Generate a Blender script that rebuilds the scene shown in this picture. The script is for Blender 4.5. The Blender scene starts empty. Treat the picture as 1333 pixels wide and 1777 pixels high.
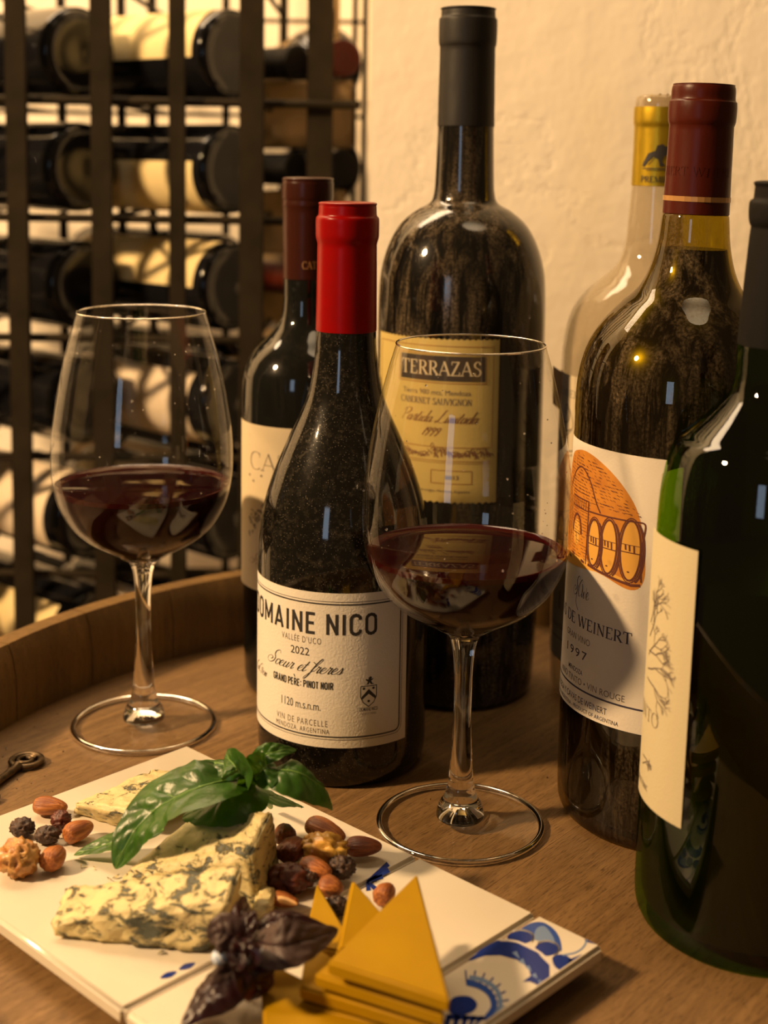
import bpy, bmesh, math, random
from mathutils import Vector, Matrix, noise
from mathutils.geometry import tessellate_polygon

sc = bpy.context.scene
COL = sc.collection
R = random.Random(7)
PI = math.pi

# ------------------------------------------------------------------ camera
F_PX, CY = 2405.9, 571.56
PITCH, ROLL, CAM_Z = math.radians(7.0765), math.radians(0.8822), 0.325
_F = Vector((0, math.cos(PITCH), -math.sin(PITCH)))
_R0 = Vector((1, 0, 0)); _U0 = _R0.cross(_F)
_R = _R0 * math.cos(ROLL) + _U0 * math.sin(ROLL)
_U = -_R0 * math.sin(ROLL) + _U0 * math.cos(ROLL)
cam_d = bpy.data.cameras.new('camera')
cam = bpy.data.objects.new('camera', cam_d); COL.objects.link(cam)
m = Matrix.Identity(4)
for i in range(3):
    m[i][0], m[i][1], m[i][2] = _R[i], _U[i], -_F[i]
m[2][3] = CAM_Z
cam.matrix_world = m
cam_d.sensor_fit = 'VERTICAL'; cam_d.sensor_height = 36.0
cam_d.lens = F_PX / 1777 * 36.0
cam_d.shift_y = -(888.5 - CY) / 1777
cam_d.clip_start = 0.01
cam_d.dof.use_dof = True
cam_d.dof.focus_distance = 0.665
cam_d.dof.aperture_fstop = 6.6
cam_d.dof.aperture_blades = 7
sc.camera = cam

def at(px, py, z=0.0):
    """point of the real scene at height z that lies on a given line of sight"""
    d = _F + _R * ((px - 666.5) / F_PX) - _U * ((py - CY) / F_PX)
    t = (z - CAM_Z) / d.z
    return Vector((d.x * t, d.y * t, z))

def at_y(px, py, Y):
    d = _F + _R * ((px - 666.5) / F_PX) - _U * ((py - CY) / F_PX)
    t = Y / d.y
    return Vector((d.x * t, Y, CAM_Z + d.z * t))

# ------------------------------------------------------------------ world and lights
w = bpy.data.worlds.new('world'); sc.world = w; w.use_nodes = True
w.node_tree.nodes['Background'].inputs[0].default_value = (1.0, 0.60, 0.25, 1)
w.node_tree.nodes['Background'].inputs[1].default_value = 0.12

def lamp(name, typ, loc, energy, color, **kw):
    d = bpy.data.lights.new(name, typ); d.energy = energy; d.color = color
    for k, v in kw.items(): setattr(d, k, v)
    o = bpy.data.objects.new(name, d); COL.objects.link(o); o.location = loc
    return o
lamp('cellar_lamp', 'POINT', (-1.55, 0.16, 1.25), 290.0, (1.0, 0.645, 0.325), shadow_soft_size=0.085)
wl = lamp('daylight_doorway', 'AREA', (-1.05, -1.7, 0.55), 2.8, (0.62, 0.78, 1.0), shape='RECTANGLE', size=0.34, size_y=0.75)
wl.rotation_euler = (Vector((0.0, 0.7, 0.15)) - wl.location).to_track_quat('-Z', 'Y').to_euler()
rl = lamp('rack_lamp', 'AREA', (-0.50, 1.42, 1.50), 22.0, (1.0, 0.72, 0.44), shape='RECTANGLE', size=1.3, size_y=0.3)

ws = lamp('added_wall_fill', 'SPOT', (0.30, 0.62, 1.50), 20.0, (1.0, 0.72, 0.42), shadow_soft_size=0.30, spot_size=math.radians(62), spot_blend=1.0)  # unseen fill spot, added to brighten the right wall
ws.rotation_euler = (Vector((0.17, 1.10, 0.45)) - ws.location).to_track_quat('-Z', 'Y').to_euler()

sc.view_settings.view_transform = 'Standard'
sc.view_settings.look = 'None'
sc.view_settings.gamma = 1
sc.view_settings.use_curve_mapping = False
sc.view_settings.exposure = 0.0
sc.cycles.max_bounces = 14
sc.cycles.transmission_bounces = 10
sc.cycles.transparent_max_bounces = 28
sc.cycles.glossy_bounces = 6
sc.cycles.caustics_reflective = False
sc.cycles.sample_clamp_indirect = 4.0
sc.cycles.use_denoising = True

# ------------------------------------------------------------------ material helpers
class MT:
    def __init__(s, name):
        s.m = bpy.data.materials.new(name); s.m.use_nodes = True
        s.nt = s.m.node_tree; s.b = s.nt.nodes['Principled BSDF']; s.out = s.nt.nodes['Material Output']
    def n(s, typ, ins=None, **kw):
        x = s.nt.nodes.new(typ)
        for k, v in kw.items(): setattr(x, k, v)
        for k, v in (ins or {}).items():
            if hasattr(v, 'is_output') or isinstance(v, bpy.types.NodeSocket): s.nt.links.new(v, x.inputs[k])
            else: x.inputs[k].default_value = v
        return x
    def set(s, **kw):
        names = dict(color='Base Color', rough='Roughness', metal='Metallic', ior='IOR', trans='Transmission Weight',
                     spec='Specular IOR Level', coat='Coat Weight', sss='Subsurface Weight', normal='Normal',
                     emit='Emission Color', emits='Emission Strength', sheen='Sheen Weight', coatr='Coat Roughness', sssr='Subsurface Scale')
        for k, v in kw.items():
            i = s.b.inputs[names[k]]
            if isinstance(v, bpy.types.NodeSocket): s.nt.links.new(v, i)
            else: i.default_value = (*v, 1) if isinstance(v, tuple) and len(v) == 3 else v
        return s
    def coord(s, scale=(1, 1, 1), rot=(0, 0, 0)):
        tc = s.n('ShaderNodeTexCoord')
        return s.n('ShaderNodeMapping', {'Vector': tc.outputs['Object'], 'Scale': scale, 'Rotation': rot}).outputs[0]
    def noise(s, vec, scale, detail=4, rough=.55, dist=0):
        return s.n('ShaderNodeTexNoise', {'Vector': vec, 'Scale': scale, 'Detail': detail, 'Roughness': rough, 'Distortion': dist}).outputs[0]
    def ramp(s, fac, stops):
        r = s.n('ShaderNodeValToRGB', {'Fac': fac}); e = r.color_ramp.elements
        while len(e) < len(stops): e.new(0.5)
        for q, (p, c) in zip(e, stops):
            q.position = p; q.color = (*c, 1) if isinstance(c, tuple) else (c, c, c, 1)
        return r.outputs[0]
    def mix(s, fac, a, b, blend='MIX'):
        x = s.n('ShaderNodeMix', data_type='RGBA', blend_type=blend)
        for k, v in ((0, fac), (6, a), (7, b)):
            if isinstance(v, bpy.types.NodeSocket): s.nt.links.new(v, x.inputs[k])
            else: x.inputs[k].default_value = (*v, 1) if isinstance(v, tuple) else v
        return x.outputs[2]
    def math(s, op, a, b=0.0):
        x = s.n('ShaderNodeMath', operation=op)
        for k, v in ((0, a), (1, b)):
            if isinstance(v, bpy.types.NodeSocket): s.nt.links.new(v, x.inputs[k])
            else: x.inputs[k].default_value = v
        return x.outputs[0]
    def bump(s, h, strength=.3, dist=.001):
        return s.n('ShaderNodeBump', {'Height': h, 'Strength': strength, 'Distance': dist}).outputs[0]

def simple(name, color, rough=.5, **kw):
    return MT(name).set(color=color, rough=rough, **kw).m

def streaks(t):
    """cellar dust wiped and run down the glass"""
    v = t.coord((1, 1, .10)); tc = t.coord((1, 1, 1)); tm = t.coord((1, 1, .4))
    a = t.ramp(t.noise(v, 130, 7, .75, .8), [(.45, 0.0), (.66, 1.0)])
    b = t.ramp(t.noise(tm, 20, 3, .5, .5), [(.40, 0.0), (.60, 1.0)])
    c = t.ramp(t.noise(tc, 700, 3, .7), [(.38, .12), (.66, 1.0)])
    return t.math('MULTIPLY', t.math('MULTIPLY', a, b), c)

def thin_glass(name, tint, rough=0.0, f0=.045, gain=1.0, film=None):
    """thin clear wall: what lies behind shows through, a Schlick share reflects"""
    t = MT(name); nt = t.nt
    lw = t.n('ShaderNodeLayerWeight', {'Blend': 0.5})
    p = t.math('POWER', lw.outputs['Facing'], 5.0)
    f = t.math('ADD', t.math('MULTIPLY', p, .95 * gain), f0)
    f = t.math('MINIMUM', f, 1.0)
    tr = t.n('ShaderNodeBsdfTransparent', {'Color': (*tint, 1)})
    gl = t.n('ShaderNodeBsdfGlossy', {'Roughness': rough, 'Color': (1, 1, 1, 1)})
    mx = t.n('ShaderNodeMixShader', {0: f, 1: tr.outputs[0], 2: gl.outputs[0]})
    sh = mx
    if film:
        if film[1]:
            v = t.coord((1, 1, .35))
            g = t.ramp(t.noise(v, film[1], 6, .7), [(film[2], 0.0), (film[2] + .2, 1.0)])
        else: g = streaks(t)
        df = t.n('ShaderNodeBsdfDiffuse', {'Color': (*film[3], 1)})
        sh = t.n('ShaderNodeMixShader', {0: t.math('ADD', t.math('MULTIPLY', g, film[0]), film[4]), 1: mx.outputs[0], 2: df.outputs[0]})
    nt.links.new(sh.outputs[0], t.out.inputs[0])
    return t.m

def real_glass(name, tint=(1, 1, 1), ior=1.5):
    return MT(name).set(color=tint, rough=0.0, ior=ior, trans=1.0).m

def dusty_glass(name, base, dust, amt, kind='streak', seed=0):
    t = MT(name)
    if kind == 'streak':
        k = streaks(t)
        k = t.math('MULTIPLY', k, amt)
    else:
        v = t.coord()
        vo = t.n('ShaderNodeTexVoronoi', {'Vector': v, 'Scale': 1250.0, 'Randomness': 1.0})
        a = t.ramp(vo.outputs['Distance'], [(.10, 1.0), (.22, 0.0)])
        sel = t.ramp(t.n('ShaderNodeSeparateColor', {0: vo.outputs['Color']}).outputs[0], [(.66, 0.0), (.70, 1.0)])
        b = t.ramp(t.noise(v, 30, 4, .6), [(.3, 0.05), (.65, 1.0)])
        cl = t.ramp(t.noise(v, 260, 6, .8), [(.5, 0.0), (.75, .28)])
        k = t.math('MULTIPLY', t.math('MAXIMUM', t.math('MULTIPLY', a, sel), t.math('MULTIPLY', cl, b)), amt)
    col = t.mix(k, base, dust)
    t.set(color=col, rough=t.math('ADD', t.math('MULTIPLY', k, .6), .045), ior=1.52, spec=.5, coat=.05, coatr=.30)
    return t.m

# ------------------------------------------------------------------ mesh helpers
def tag(o, label=None, cat=None, group=None, kind=None):
    if label: o['label'] = label
    if cat: o['category'] = cat
    if group: o['group'] = group
    if kind: o['kind'] = kind
    return o

def thing(name, label, cat, loc=(0, 0, 0), rot=(0, 0, 0), group=None):
    o = bpy.data.objects.new(name, None); COL.objects.link(o)
    o.empty_display_size = .02
    o.location = loc; o.rotation_euler = rot
    return tag(o, label, cat, group)

def mesh_obj(name, verts, faces, mat, parent=None, smooth=True, sharp=None, mats=None, fm=None):
    me = bpy.data.meshes.new(name)
    me.from_pydata([tuple(v) for v in verts], [], faces); me.update()
    if smooth:
        me.polygons.foreach_set('use_smooth', [True] * len(me.polygons))
        if sharp: me.set_sharp_from_angle(angle=math.radians(sharp))
    for q in (mats or [mat]): me.materials.append(q)
    if fm: me.polygons.foreach_set('material_index', fm)
    o = bpy.data.objects.new(name, me); COL.objects.link(o)
    if parent: o.parent = parent
    return o

def bm_obj(name, bm, mat, parent=None, smooth=True, sharp=None):
    bmesh.ops.recalc_face_normals(bm, faces=bm.faces)
    me = bpy.data.meshes.new(name); bm.to_mesh(me); bm.free()
    if smooth:
        me.polygons.foreach_set('use_smooth', [True] * len(me.polygons))
        if sharp: me.set_sharp_from_angle(angle=math.radians(sharp))
    me.materials.append(mat)
    o = bpy.data.objects.new(name, me); COL.objects.link(o)
    if parent: o.parent = parent
    return o

def catmull(pts, n=5):
    if len(pts) < 3: return list(pts)
    out = []
    P = [pts[0]] + list(pts) + [pts[-1]]
    for i in range(1, len(P) - 2):
        p0, p1, p2, p3 = [Vector(q) for q in P[i - 1:i + 3]]
        for k in range(n):
            t = k / n
            out.append(.5 * ((2 * p1) + (p2 - p0) * t + (2 * p0 - 5 * p1 + 4 * p2 - p3) * t * t + (3 * p1 - p0 - 3 * p2 + p3) * t ** 3))
    out.append(Vector(pts[-1]))
    return out

def lathe(name, prof, mat, parent=None, n=96, sharp=40, wob=None):
    """prof: [(r, z)] bottom to top outside"""
    V, Fc = [], []
    rings = []
    for (r, z) in prof:
        if r < 1e-6:
            rings.append([len(V)]); V.append((0, 0, z))
        else:
            ids = []
            for k in range(n):
                a = 2 * PI * k / n
                rr = r * (1 + (wob(a, z) if wob else 0))
                ids.append(len(V)); V.append((rr * math.cos(a), rr * math.sin(a), z))
            rings.append(ids)
    for a, b in zip(rings, rings[1:]):
        if len(a) == 1 and len(b) == 1: continue
        for k in range(n):
            k2 = (k + 1) % n
            if len(a) == 1: Fc.append((a[0], b[k2], b[k]))
            elif len(b) == 1: Fc.append((a[k], a[k2], b[0]))
            else: Fc.append((a[k], a[k2], b[k2], b[k]))
    return mesh_obj(name, V, Fc, mat, parent, True, sharp)

def sm(*segs, n=6):
    """smooth several runs of a profile, keeping the corners between them"""
    out = []
    for s in segs:
        q = [(v[0], v[1]) for v in catmull([(a, b) for a, b in s], n)] if len(s) > 2 else list(s)
        if out and abs(out[-1][0] - q[0][0]) + abs(out[-1][1] - q[0][1]) < 1e-7: q = q[1:]
        out += q
    return out

def sweep(name, pts, rad, mat, parent=None, n=8, closed=False, flat=1.0):
    pts = [Vector(p) for p in pts]; V, Fc = [], []
    L = len(pts)
    rad = rad if isinstance(rad, (list, tuple)) else [rad] * L
    up = Vector((0, 0, 1))
    for i, p in enumerate(pts):
        a = pts[(i - 1) % L] if (closed or i > 0) else p
        b = pts[(i + 1) % L] if (closed or i < L - 1) else p
        d = (b - a).normalized()
        s = d.cross(up)
        if s.length < 1e-3: s = d.cross(Vector((1, 0, 0)))
        s.normalize(); u = s.cross(d)
        for k in range(n):
            t = 2 * PI * k / n
            V.append(p + s * math.cos(t) * rad[i] + u * math.sin(t) * rad[i] * flat)
    for i in range(L if closed else L - 1):
        j = (i + 1) % L
        for k in range(n):
            k2 = (k + 1) % n
            Fc.append((i * n + k, i * n + k2, j * n + k2, j * n + k))
    if not closed:
        Fc.append(tuple(range(n - 1, -1, -1))); Fc.append(tuple((L - 1) * n + k for k in range(n)))
    return mesh_obj(name, V, Fc, mat, parent, True, 50)

def box_bm(bm, lo, hi, bevel=0.0):
    r = bmesh.ops.create_cube(bm, size=1.0)
    for v in r['verts']:
        v.co = Vector([lo[i] + (hi[i] - lo[i]) * (v.co[i] + .5) for i in range(3)])
    if bevel:
        es = list({e for v in r['verts'] for e in v.link_edges})
        bmesh.ops.bevel(bm, geom=es, offset=bevel, segments=2, affect='EDGES')
    return r

def copy_tree(o, parent=None):
    c = o.copy(); COL.objects.link(c)
    if parent: c.parent = parent
    for ch in o.children: copy_tree(ch, c)
    return c

# ------------------------------------------------------------------ flat print: letters, strokes, fills
class Art:
    """2-D triangles in mm, later laid on a cylinder or a plane"""
    def __init__(s): s.v = []; s.f = []
    def tri(s, pts, faces):
        o = len(s.v); s.v += [(p[0], p[1]) for p in pts]; s.f += [tuple(o + i for i in f) for f in faces]
    def poly(s, pts):
        tr = tessellate_polygon([[Vector((p[0], p[1], 0)) for p in pts]])
        s.tri(pts, tr)
    def smooth_poly(s, pts, n=5):
        P = [Vector((p[0], p[1], 0)) for p in pts]
        q = catmull([P[-1]] + P + [P[0], P[1]], n)[n:-n]
        s.poly(q[:-1] if (q[0] - q[-1]).length < 1e-6 else q)
    def ell(s, cx, cy, rx, ry, n=28):
        s.poly([(cx + rx * math.cos(2 * PI * k / n), cy + ry * math.sin(2 * PI * k / n)) for k in range(n)])
    def rect(s, x0, y0, x1, y1): s.poly([(x0, y0), (x1, y0), (x1, y1), (x0, y1)])
    def stroke(s, pts, w, smooth=0, taper=0):
        P = [Vector((p[0], p[1], 0)) for p in pts]
        if smooth: P = catmull(P, smooth)
        elif not callable(w):   # straight runs: one bar per run, lapped at the corners
            for i, (p, q) in enumerate(zip(P, P[1:])):
                d = q - p
                if d.length < 1e-9: continue
                d.normalize(); nrm = Vector((-d.y, d.x, 0)) * w / 2
                a = p - d * (w * .38 if i else 0); b = q + d * (w * .38 if i < len(P) - 2 else 0)
                s.tri([a + nrm, a - nrm, b - nrm, b + nrm], [(0, 1, 2, 3)])
            return
        V = []
        for i, p in enumerate(P):
            a = P[max(0, i - 1)]; b = P[min(len(P) - 1, i + 1)]
            d = b - a
            if d.length < 1e-9: d = Vector((1, 0, 0))
            d.normalize(); nrm = Vector((-d.y, d.x, 0))
            ww = w(i / (len(P) - 1), d) if callable(w) else w
            if taper: ww *= min(1, .25 + 4 * min(i, len(P) - 1 - i) / (len(P) - 1))
            V += [p + nrm * ww / 2, p - nrm * ww / 2]
        s.tri(V, [(2 * i, 2 * i + 1, 2 * i + 3, 2 * i + 2) for i in range(len(P) - 1)])
    def frame(s, x0, y0, x1, y1, w, r=0.0):
        pts = []
        for cx, cy, a0 in ((x1 - r, y1 - r, 0), (x0 + r, y1 - r, 90), (x0 + r, y0 + r, 180), (x1 - r, y0 + r, 270)):
            for k in range(5 if r else 1):
                a = math.radians(a0 + (22.5 * k if r else 45))
                pts.append((cx + (r if r else 0) * math.cos(a), cy + (r if r else 0) * math.sin(a)))
        s.stroke(pts + [pts[0], pts[1]], w)
    def text(s, txt, x, y, h, width=None, bold=0.0, align='L', shear=0.0, spacing=1.0):
        c = bpy.data.curves.new('t', 'FONT'); c.body = txt; c.offset = bold; c.resolution_u = 3
        c.fill_mode = 'FRONT'; c.space_character = spacing; c.shear = shear
        o = bpy.data.objects.new('t', c); COL.objects.link(o)
        dg = bpy.context.evaluated_depsgraph_get()
        me = bpy.data.meshes.new_from_object(o.evaluated_get(dg))
        vs = [v.co.copy() for v in me.vertices]; fs = [tuple(p.vertices) for p in me.polygons]
        bpy.data.objects.remove(o); bpy.data.meshes.remove(me); bpy.data.curves.remove(c)
        if not vs: return
        x0 = min(v.x for v in vs); x1 = max(v.x for v in vs)
        k = h / .70
        kx = (width / (x1 - x0)) if width else k
        W_ = (x1 - x0) * kx
        ox = x - (W_ / 2 if align == 'C' else W_ if align == 'R' else 0)
        s.tri([(ox + (v.x - x0) * kx, y + v.y * k) for v in vs], fs)
    def serif(s, txt, x, y, h, width=None, align='L', wt=1.0, small=.8):
        L, cx = [], 0.0
        for ch in txt:
            if ch == ' ': cx += .45; continue
            st, wd = SERIF.get(ch, SERIF['I'])
            L.append((cx, st)); cx += wd + .14
        k = (width / (cx - .14)) if width else h
        W_ = (cx - .14) * k
        ox = x - (W_ / 2 if align == 'C' else W_ if align == 'R' else 0)
        for cx, st in L:
            for pts, kind, ends in st:
                w_ = (.155 if kind == 't' else .07) * wt * h
                P = [(ox + (cx + a) * k, y + b * h) for a, b in pts]
                if kind == 'c':
                    s.stroke(P, (lambda q, d, h=h: h * wt * (.045 + .105 * abs(d.y))), smooth=4)
                else: s.stroke(P, w_)
                for e in ends:
                    a, b = P[e]; sg = .05 * h
                    up = b > y + .5 * h
                    s.rect(a - .14 * h, b - (sg if up else 0), a + .14 * h, b + (0 if up else sg))
    def script(s, txt, x, y, h, width, wt=.1, slant=.5):
        L, cx = [], 0.0
        for ch in txt:
            if ch == ' ': cx += .55; continue
            st, wd = CURSIVE[ch]
            for q in st: L.append([(a + cx + slant * b, b) for a, b in q])
            cx += wd
        k = width / cx
        for q in L:
            s.stroke([(x + a * k, y + b * h) for a, b in q], (lambda t, d: h * wt * (.55 + 1.1 * max(0, -d.y))), smooth=5)
    def build(s, name, mapf, mat, parent, maxe=2.2):
        bm = bmesh.new()
        vs = [bm.verts.new((a, b, 0)) for a, b in s.v]
        for f in s.f:
            try: bm.faces.new([vs[i] for i in f])
            except ValueError: pass
        bmesh.ops.triangulate(bm, faces=bm.faces[:])
        for _ in range(5):
            es = [e for e in bm.edges if abs(e.verts[0].co.x - e.verts[1].co.x) > maxe]
            if not es: break
            bmesh.ops.subdivide_edges(bm, edges=es, cuts=1)
            bmesh.ops.triangulate(bm, faces=bm.faces[:])
        for v in bm.verts: v.co = mapf(v.co.x, v.co.y)
        me = bpy.data.meshes.new(name); bm.to_mesh(me); bm.free(); me.materials.append(mat)
        o = bpy.data.objects.new(name, me); COL.objects.link(o); o.parent = parent
        return o

def arc(cx, cy, rx, ry, a0, a1, n=8):
    return [(cx + rx * math.cos(math.radians(a0 + (a1 - a0) * k / n)), cy + ry * math.sin(math.radians(a0 + (a1 - a0) * k / n))) for k in range(n + 1)]
SERIF = {
 'A': ([([(.0, 0), (.38, 1)], 'n', (0,)), ([(.36, 1), (.76, 0)], 't', (1,)), ([(.14, .34), (.6, .34)], 'n', ())], .78),
 'B': ([([(.12, 0), (.12, 1)], 't', (0, 1)), (([(.12, .98), (.3, .98)] + arc(.3, .76, .25, .22, 80, -80) + [(.12, .53)]), 'c', ()), (([(.12, .53), (.32, .53)] + arc(.34, .27, .28, .26, 80, -80) + [(.12, .02)]), 'c', ())], .66),
 'C': ([(arc(.45, .5, .42, .5, 48, 312, 12), 'c', ()), ([(.72, .98), (.72, .72)], 'n', ())], .76),
 'D': ([([(.12, 0), (.12, 1)], 't', (0, 1)), ([(.12, .98)] + arc(.3, .5, .48, .48, 85, -85, 10) + [(.12, .02)], 'c', ())], .8),
 'E': ([([(.12, 0), (.12, 1)], 't', (0, 1)), ([(.1, .975), (.58, .975), (.58, .78)], 'n', ()), ([(.12, .52), (.45, .52)], 'n', ()), ([(.1, .025), (.6, .025), (.62, .25)], 'n', ())], .64),
 'G': ([(arc(.45, .5, .42, .5, 48, 330, 12), 'c', ()), ([(.74, .0), (.74, .42)], 't', ()), ([(.58, .42), (.86, .42)], 'n', ()), ([(.72, .98), (.72, .74)], 'n', ())], .84),
 'H': ([([(.12, 0), (.12, 1)], 't', (0, 1)), ([(.68, 0), (.68, 1)], 't', (0, 1)), ([(.12, .5), (.68, .5)], 'n', ())], .8),
 'I': ([([(.14, 0), (.14, 1)], 't', (0, 1))], .28),
 'L': ([([(.12, 0), (.12, 1)], 't', (0, 1)), ([(.1, .025), (.58, .025), (.6, .26)], 'n', ())], .6),
 'M': ([([(.1, 0), (.1, 1)], 'n', (0,)), ([(.1, 1), (.46, .05)], 't', ()), ([(.46, .05), (.82, 1)], 'n', ()), ([(.84, 0), (.84, 1)], 't', (0, 1))], .96),
 'N': ([([(.12, 0), (.12, 1)], 'n', (0, 1)), ([(.1, 1), (.68, .03)], 't', ()), ([(.68, 0), (.68, 1)], 'n', (1,))], .8),
 'O': ([(arc(.45, .5, .42, .5, 90, 450, 18), 'c', ())], .88),
 'P': ([([(.12, 0), (.12, 1)], 't', (0, 1)), ([(.12, .98), (.3, .98)] + arc(.3, .73, .27, .25, 80, -80) + [(.12, .47)], 'c', ())], .6),
 'R': ([([(.12, 0), (.12, 1)], 't', (0, 1)), ([(.12, .98), (.3, .98)] + arc(.3, .74, .27, .24, 80, -80) + [(.12, .5)], 'c', ()), ([(.32, .5), (.7, 0)], 't', (1,))], .72),
 'S': ([([(.52, .8), (.42, .97), (.26, 1), (.08, .85), (.12, .64), (.32, .52), (.5, .38), (.52, .14), (.32, 0), (.14, .04), (.04, .22)], 'c', ())], .58),
 'T': ([([(.36, 0), (.36, 1)], 't', (0,)), ([(.0, .76), (.02, .975), (.7, .975), (.72, .76)], 'n', ())], .72),
 'U': ([([(.12, 1), (.12, .3), (.2, .06), (.4, 0), (.6, .06), (.66, .3), (.66, 1)], 'c', (0, -1))], .78),
 'V': ([([(.0, 1), (.38, 0)], 't', (0,)), ([(.38, 0), (.74, 1)], 'n', (1,))], .76),
 'W': ([([(.0, 1), (.3, 0)], 't', (0,)), ([(.3, 0), (.54, .98)], 'n', ()), ([(.5, 1), (.8, 0)], 't', ()), ([(.8, 0), (1.08, 1)], 'n', (1,))], 1.1),
 'Z': ([([(.04, .76), (.06, .975), (.6, .975)], 'n', ()), ([(.6, 1), (.05, 0)], 't', ()), ([(.05, .025), (.62, .025), (.66, .26)], 'n', ())], .68),
}
CURSIVE = {
 'S': ([[(1.0, 2.0), (.75, 2.45), (.35, 2.2), (.3, 1.6), (.6, 1.0), (.55, .35), (.1, -.05), (-.45, .15), (-.55, .75), (-.15, 1.1), (.25, .8), (.0, .5)]], .95),
 'e': ([[(-.05, .25), (.35, .6), (.42, .92), (.22, 1), (.02, .55), (.12, .08), (.4, .05), (.68, .35)]], .62),
 'o': ([[(.38, 1), (.1, .85), (.0, .35), (.15, 0), (.42, .15), (.52, .65), (.38, 1), (.5, .8), (.7, .85)]], .6),
 'u': ([[(-.05, .3), (.12, 1), (.03, .3), (.12, 0), (.38, .25), (.52, 1), (.44, .25), (.55, 0), (.78, .35)]], .74),
 'r': ([[(-.05, .2), (.12, .9), (.1, 1.15), (.25, .95), (.42, 1), (.34, .3), (.42, 0), (.65, .35)]], .6),
 't': ([[(-.05, .3), (.2, 1.75), (.03, .4), (.12, 0), (.42, .35)], [(-.15, 1.1), (.35, 1.15)]], .42),
 'f': ([[(-.05, .3), (.35, 1.5), (.5, 2.2), (.32, 2.3), (.12, 1.4), (.0, -.4), (-.2, -1.1), (-.35, -.9), (-.05, -.1), (.3, .35)]], .38),
 's': ([[(-.05, .2), (.15, .7), (.22, 1.08), (.38, .6), (.32, .08), (.05, .05)], [(.3, .1), (.6, .35)]], .5),
 'P': ([[(.15, 0), (.2, 1.2), (.15, 2.1)], [(-.2, 1.6), (.1, 2.2), (.7, 2.2), (.85, 1.6), (.5, 1.1), (.2, 1.1)]], .95),
 'L': ([[(.7, 2.1), (.45, 2.2), (.35, 1.4), (.2, .3), (-.1, .0), (-.1, .3), (.3, .15), (.8, -.05), (1.1, .3)]], 1.1),
 'a': ([[(.42, .9), (.15, .95), (.0, .4), (.12, 0), (.4, .4), (.48, 1), (.42, .2), (.5, 0), (.72, .35)]], .68),
 'd': ([[(.42, .9), (.15, .95), (.0, .4), (.12, 0), (.4, .4), (.52, 2.1), (.42, .2), (.5, 0), (.72, .35)]], .68),
 'i': ([[(-.05, .3), (.12, 1), (.03, .25), (.12, 0), (.35, .35)], [(.05, 1.5), (.1, 1.62)]], .35),
 'm': ([[(-.05, .3), (.1, 1), (.05, 0), (.3, .95), (.35, .6), (.3, 0), (.55, .95), (.62, .6), (.57, 0), (.85, .35)]], .82),
 '9': ([[(.5, 1.3), (.3, 1.5), (.05, 1.2), (.2, .8), (.5, 1.1), (.5, 1.4), (.4, .5), (.2, -.1)]], .7),
 '1': ([[(.3, 1.5), (.15, 0)]], .45),
 'C': ([[(.9, 1.9), (.6, 2.2), (.1, 1.4), (.05, .4), (.4, 0), (.9, .4)]], .9),
 'W': ([[(-.1, 1.7), (.1, 1.2), (.1, .3), (.3, .1), (.55, .9), (.55, .2), (.8, .1), (1.1, 1.2), (1.0, 1.5)]], 1.2),
}

_O = arc(.25, .75, .21, .21, 0, 180, 6) + arc(.25, .25, .21, .21, 180, 360, 6)
SANS = {
 'A': ([[(.03, 0), (.27, .97), (.51, 0)], [(.1, .27), (.44, .27)]], .54),
 'C': ([arc(.25, .74, .21, .22, 0, 180, 6) + arc(.25, .26, .21, .22, 180, 360, 6)], .5),
 'D': ([[(.04, .04), (.04, .96), (.22, .96)] + arc(.25, .73, .21, .23, 90, 0, 4) + arc(.25, .27, .21, .23, 0, -90, 4) + [(.04, .04)]], .5),
 'E': ([[(.42, .96), (.05, .96), (.05, .04), (.42, .04)], [(.05, .51), (.37, .51)]], .46),
 'G': ([arc(.25, .74, .21, .22, 0, 180, 6) + arc(.25, .26, .21, .22, 180, 360, 6) + [(.46, .48), (.28, .48)]], .5),
 'I': ([[(.07, 0), (.07, 1)]], .14),
 'M': ([[(.05, 0), (.05, .94), (.33, .25), (.61, .94), (.61, 0)]], .66),
 'N': ([[(.05, 0), (.05, .94), (.45, .06), (.45, 1)]], .5),
 'O': ([_O + [_O[0]]], .5),
 'P': ([[(.05, 0), (.05, .96), (.22, .96)] + arc(.24, .72, .21, .24, 90, -90, 6) + [(.05, .48)]], .48),
 'R': ([[(.05, 0), (.05, .96), (.22, .96)] + arc(.24, .73, .21, .23, 90, -90, 6) + [(.05, .5)], [(.27, .5), (.48, 0)]], .5),
 'T': ([[(.0, .95), (.46, .95)], [(.23, 0), (.23, .95)]], .46),
 ':': ([[(.06, .1), (.06, .24)], [(.06, .6), (.06, .74)]], .12),
}
def sans(a, txt, x, y, h, width, wt=.15):
    L, cx = [], 0.0
    for ch in txt:
        if ch == ' ': cx += .30; continue
        st, wd = SANS[ch]; L.append((cx, st)); cx += wd + .20
    k = width / (cx - .2)
    for cx, st in L:
        for q in st: a.stroke([(x + (cx + p[0]) * k, y + p[1] * h) for p in q], wt * h)
def cyl(r, off=.00018):
    return lambda u, z: Vector(((r + off) * math.sin(u / 1000 / r), -(r + off) * math.cos(u / 1000 / r), z / 1000))

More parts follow.
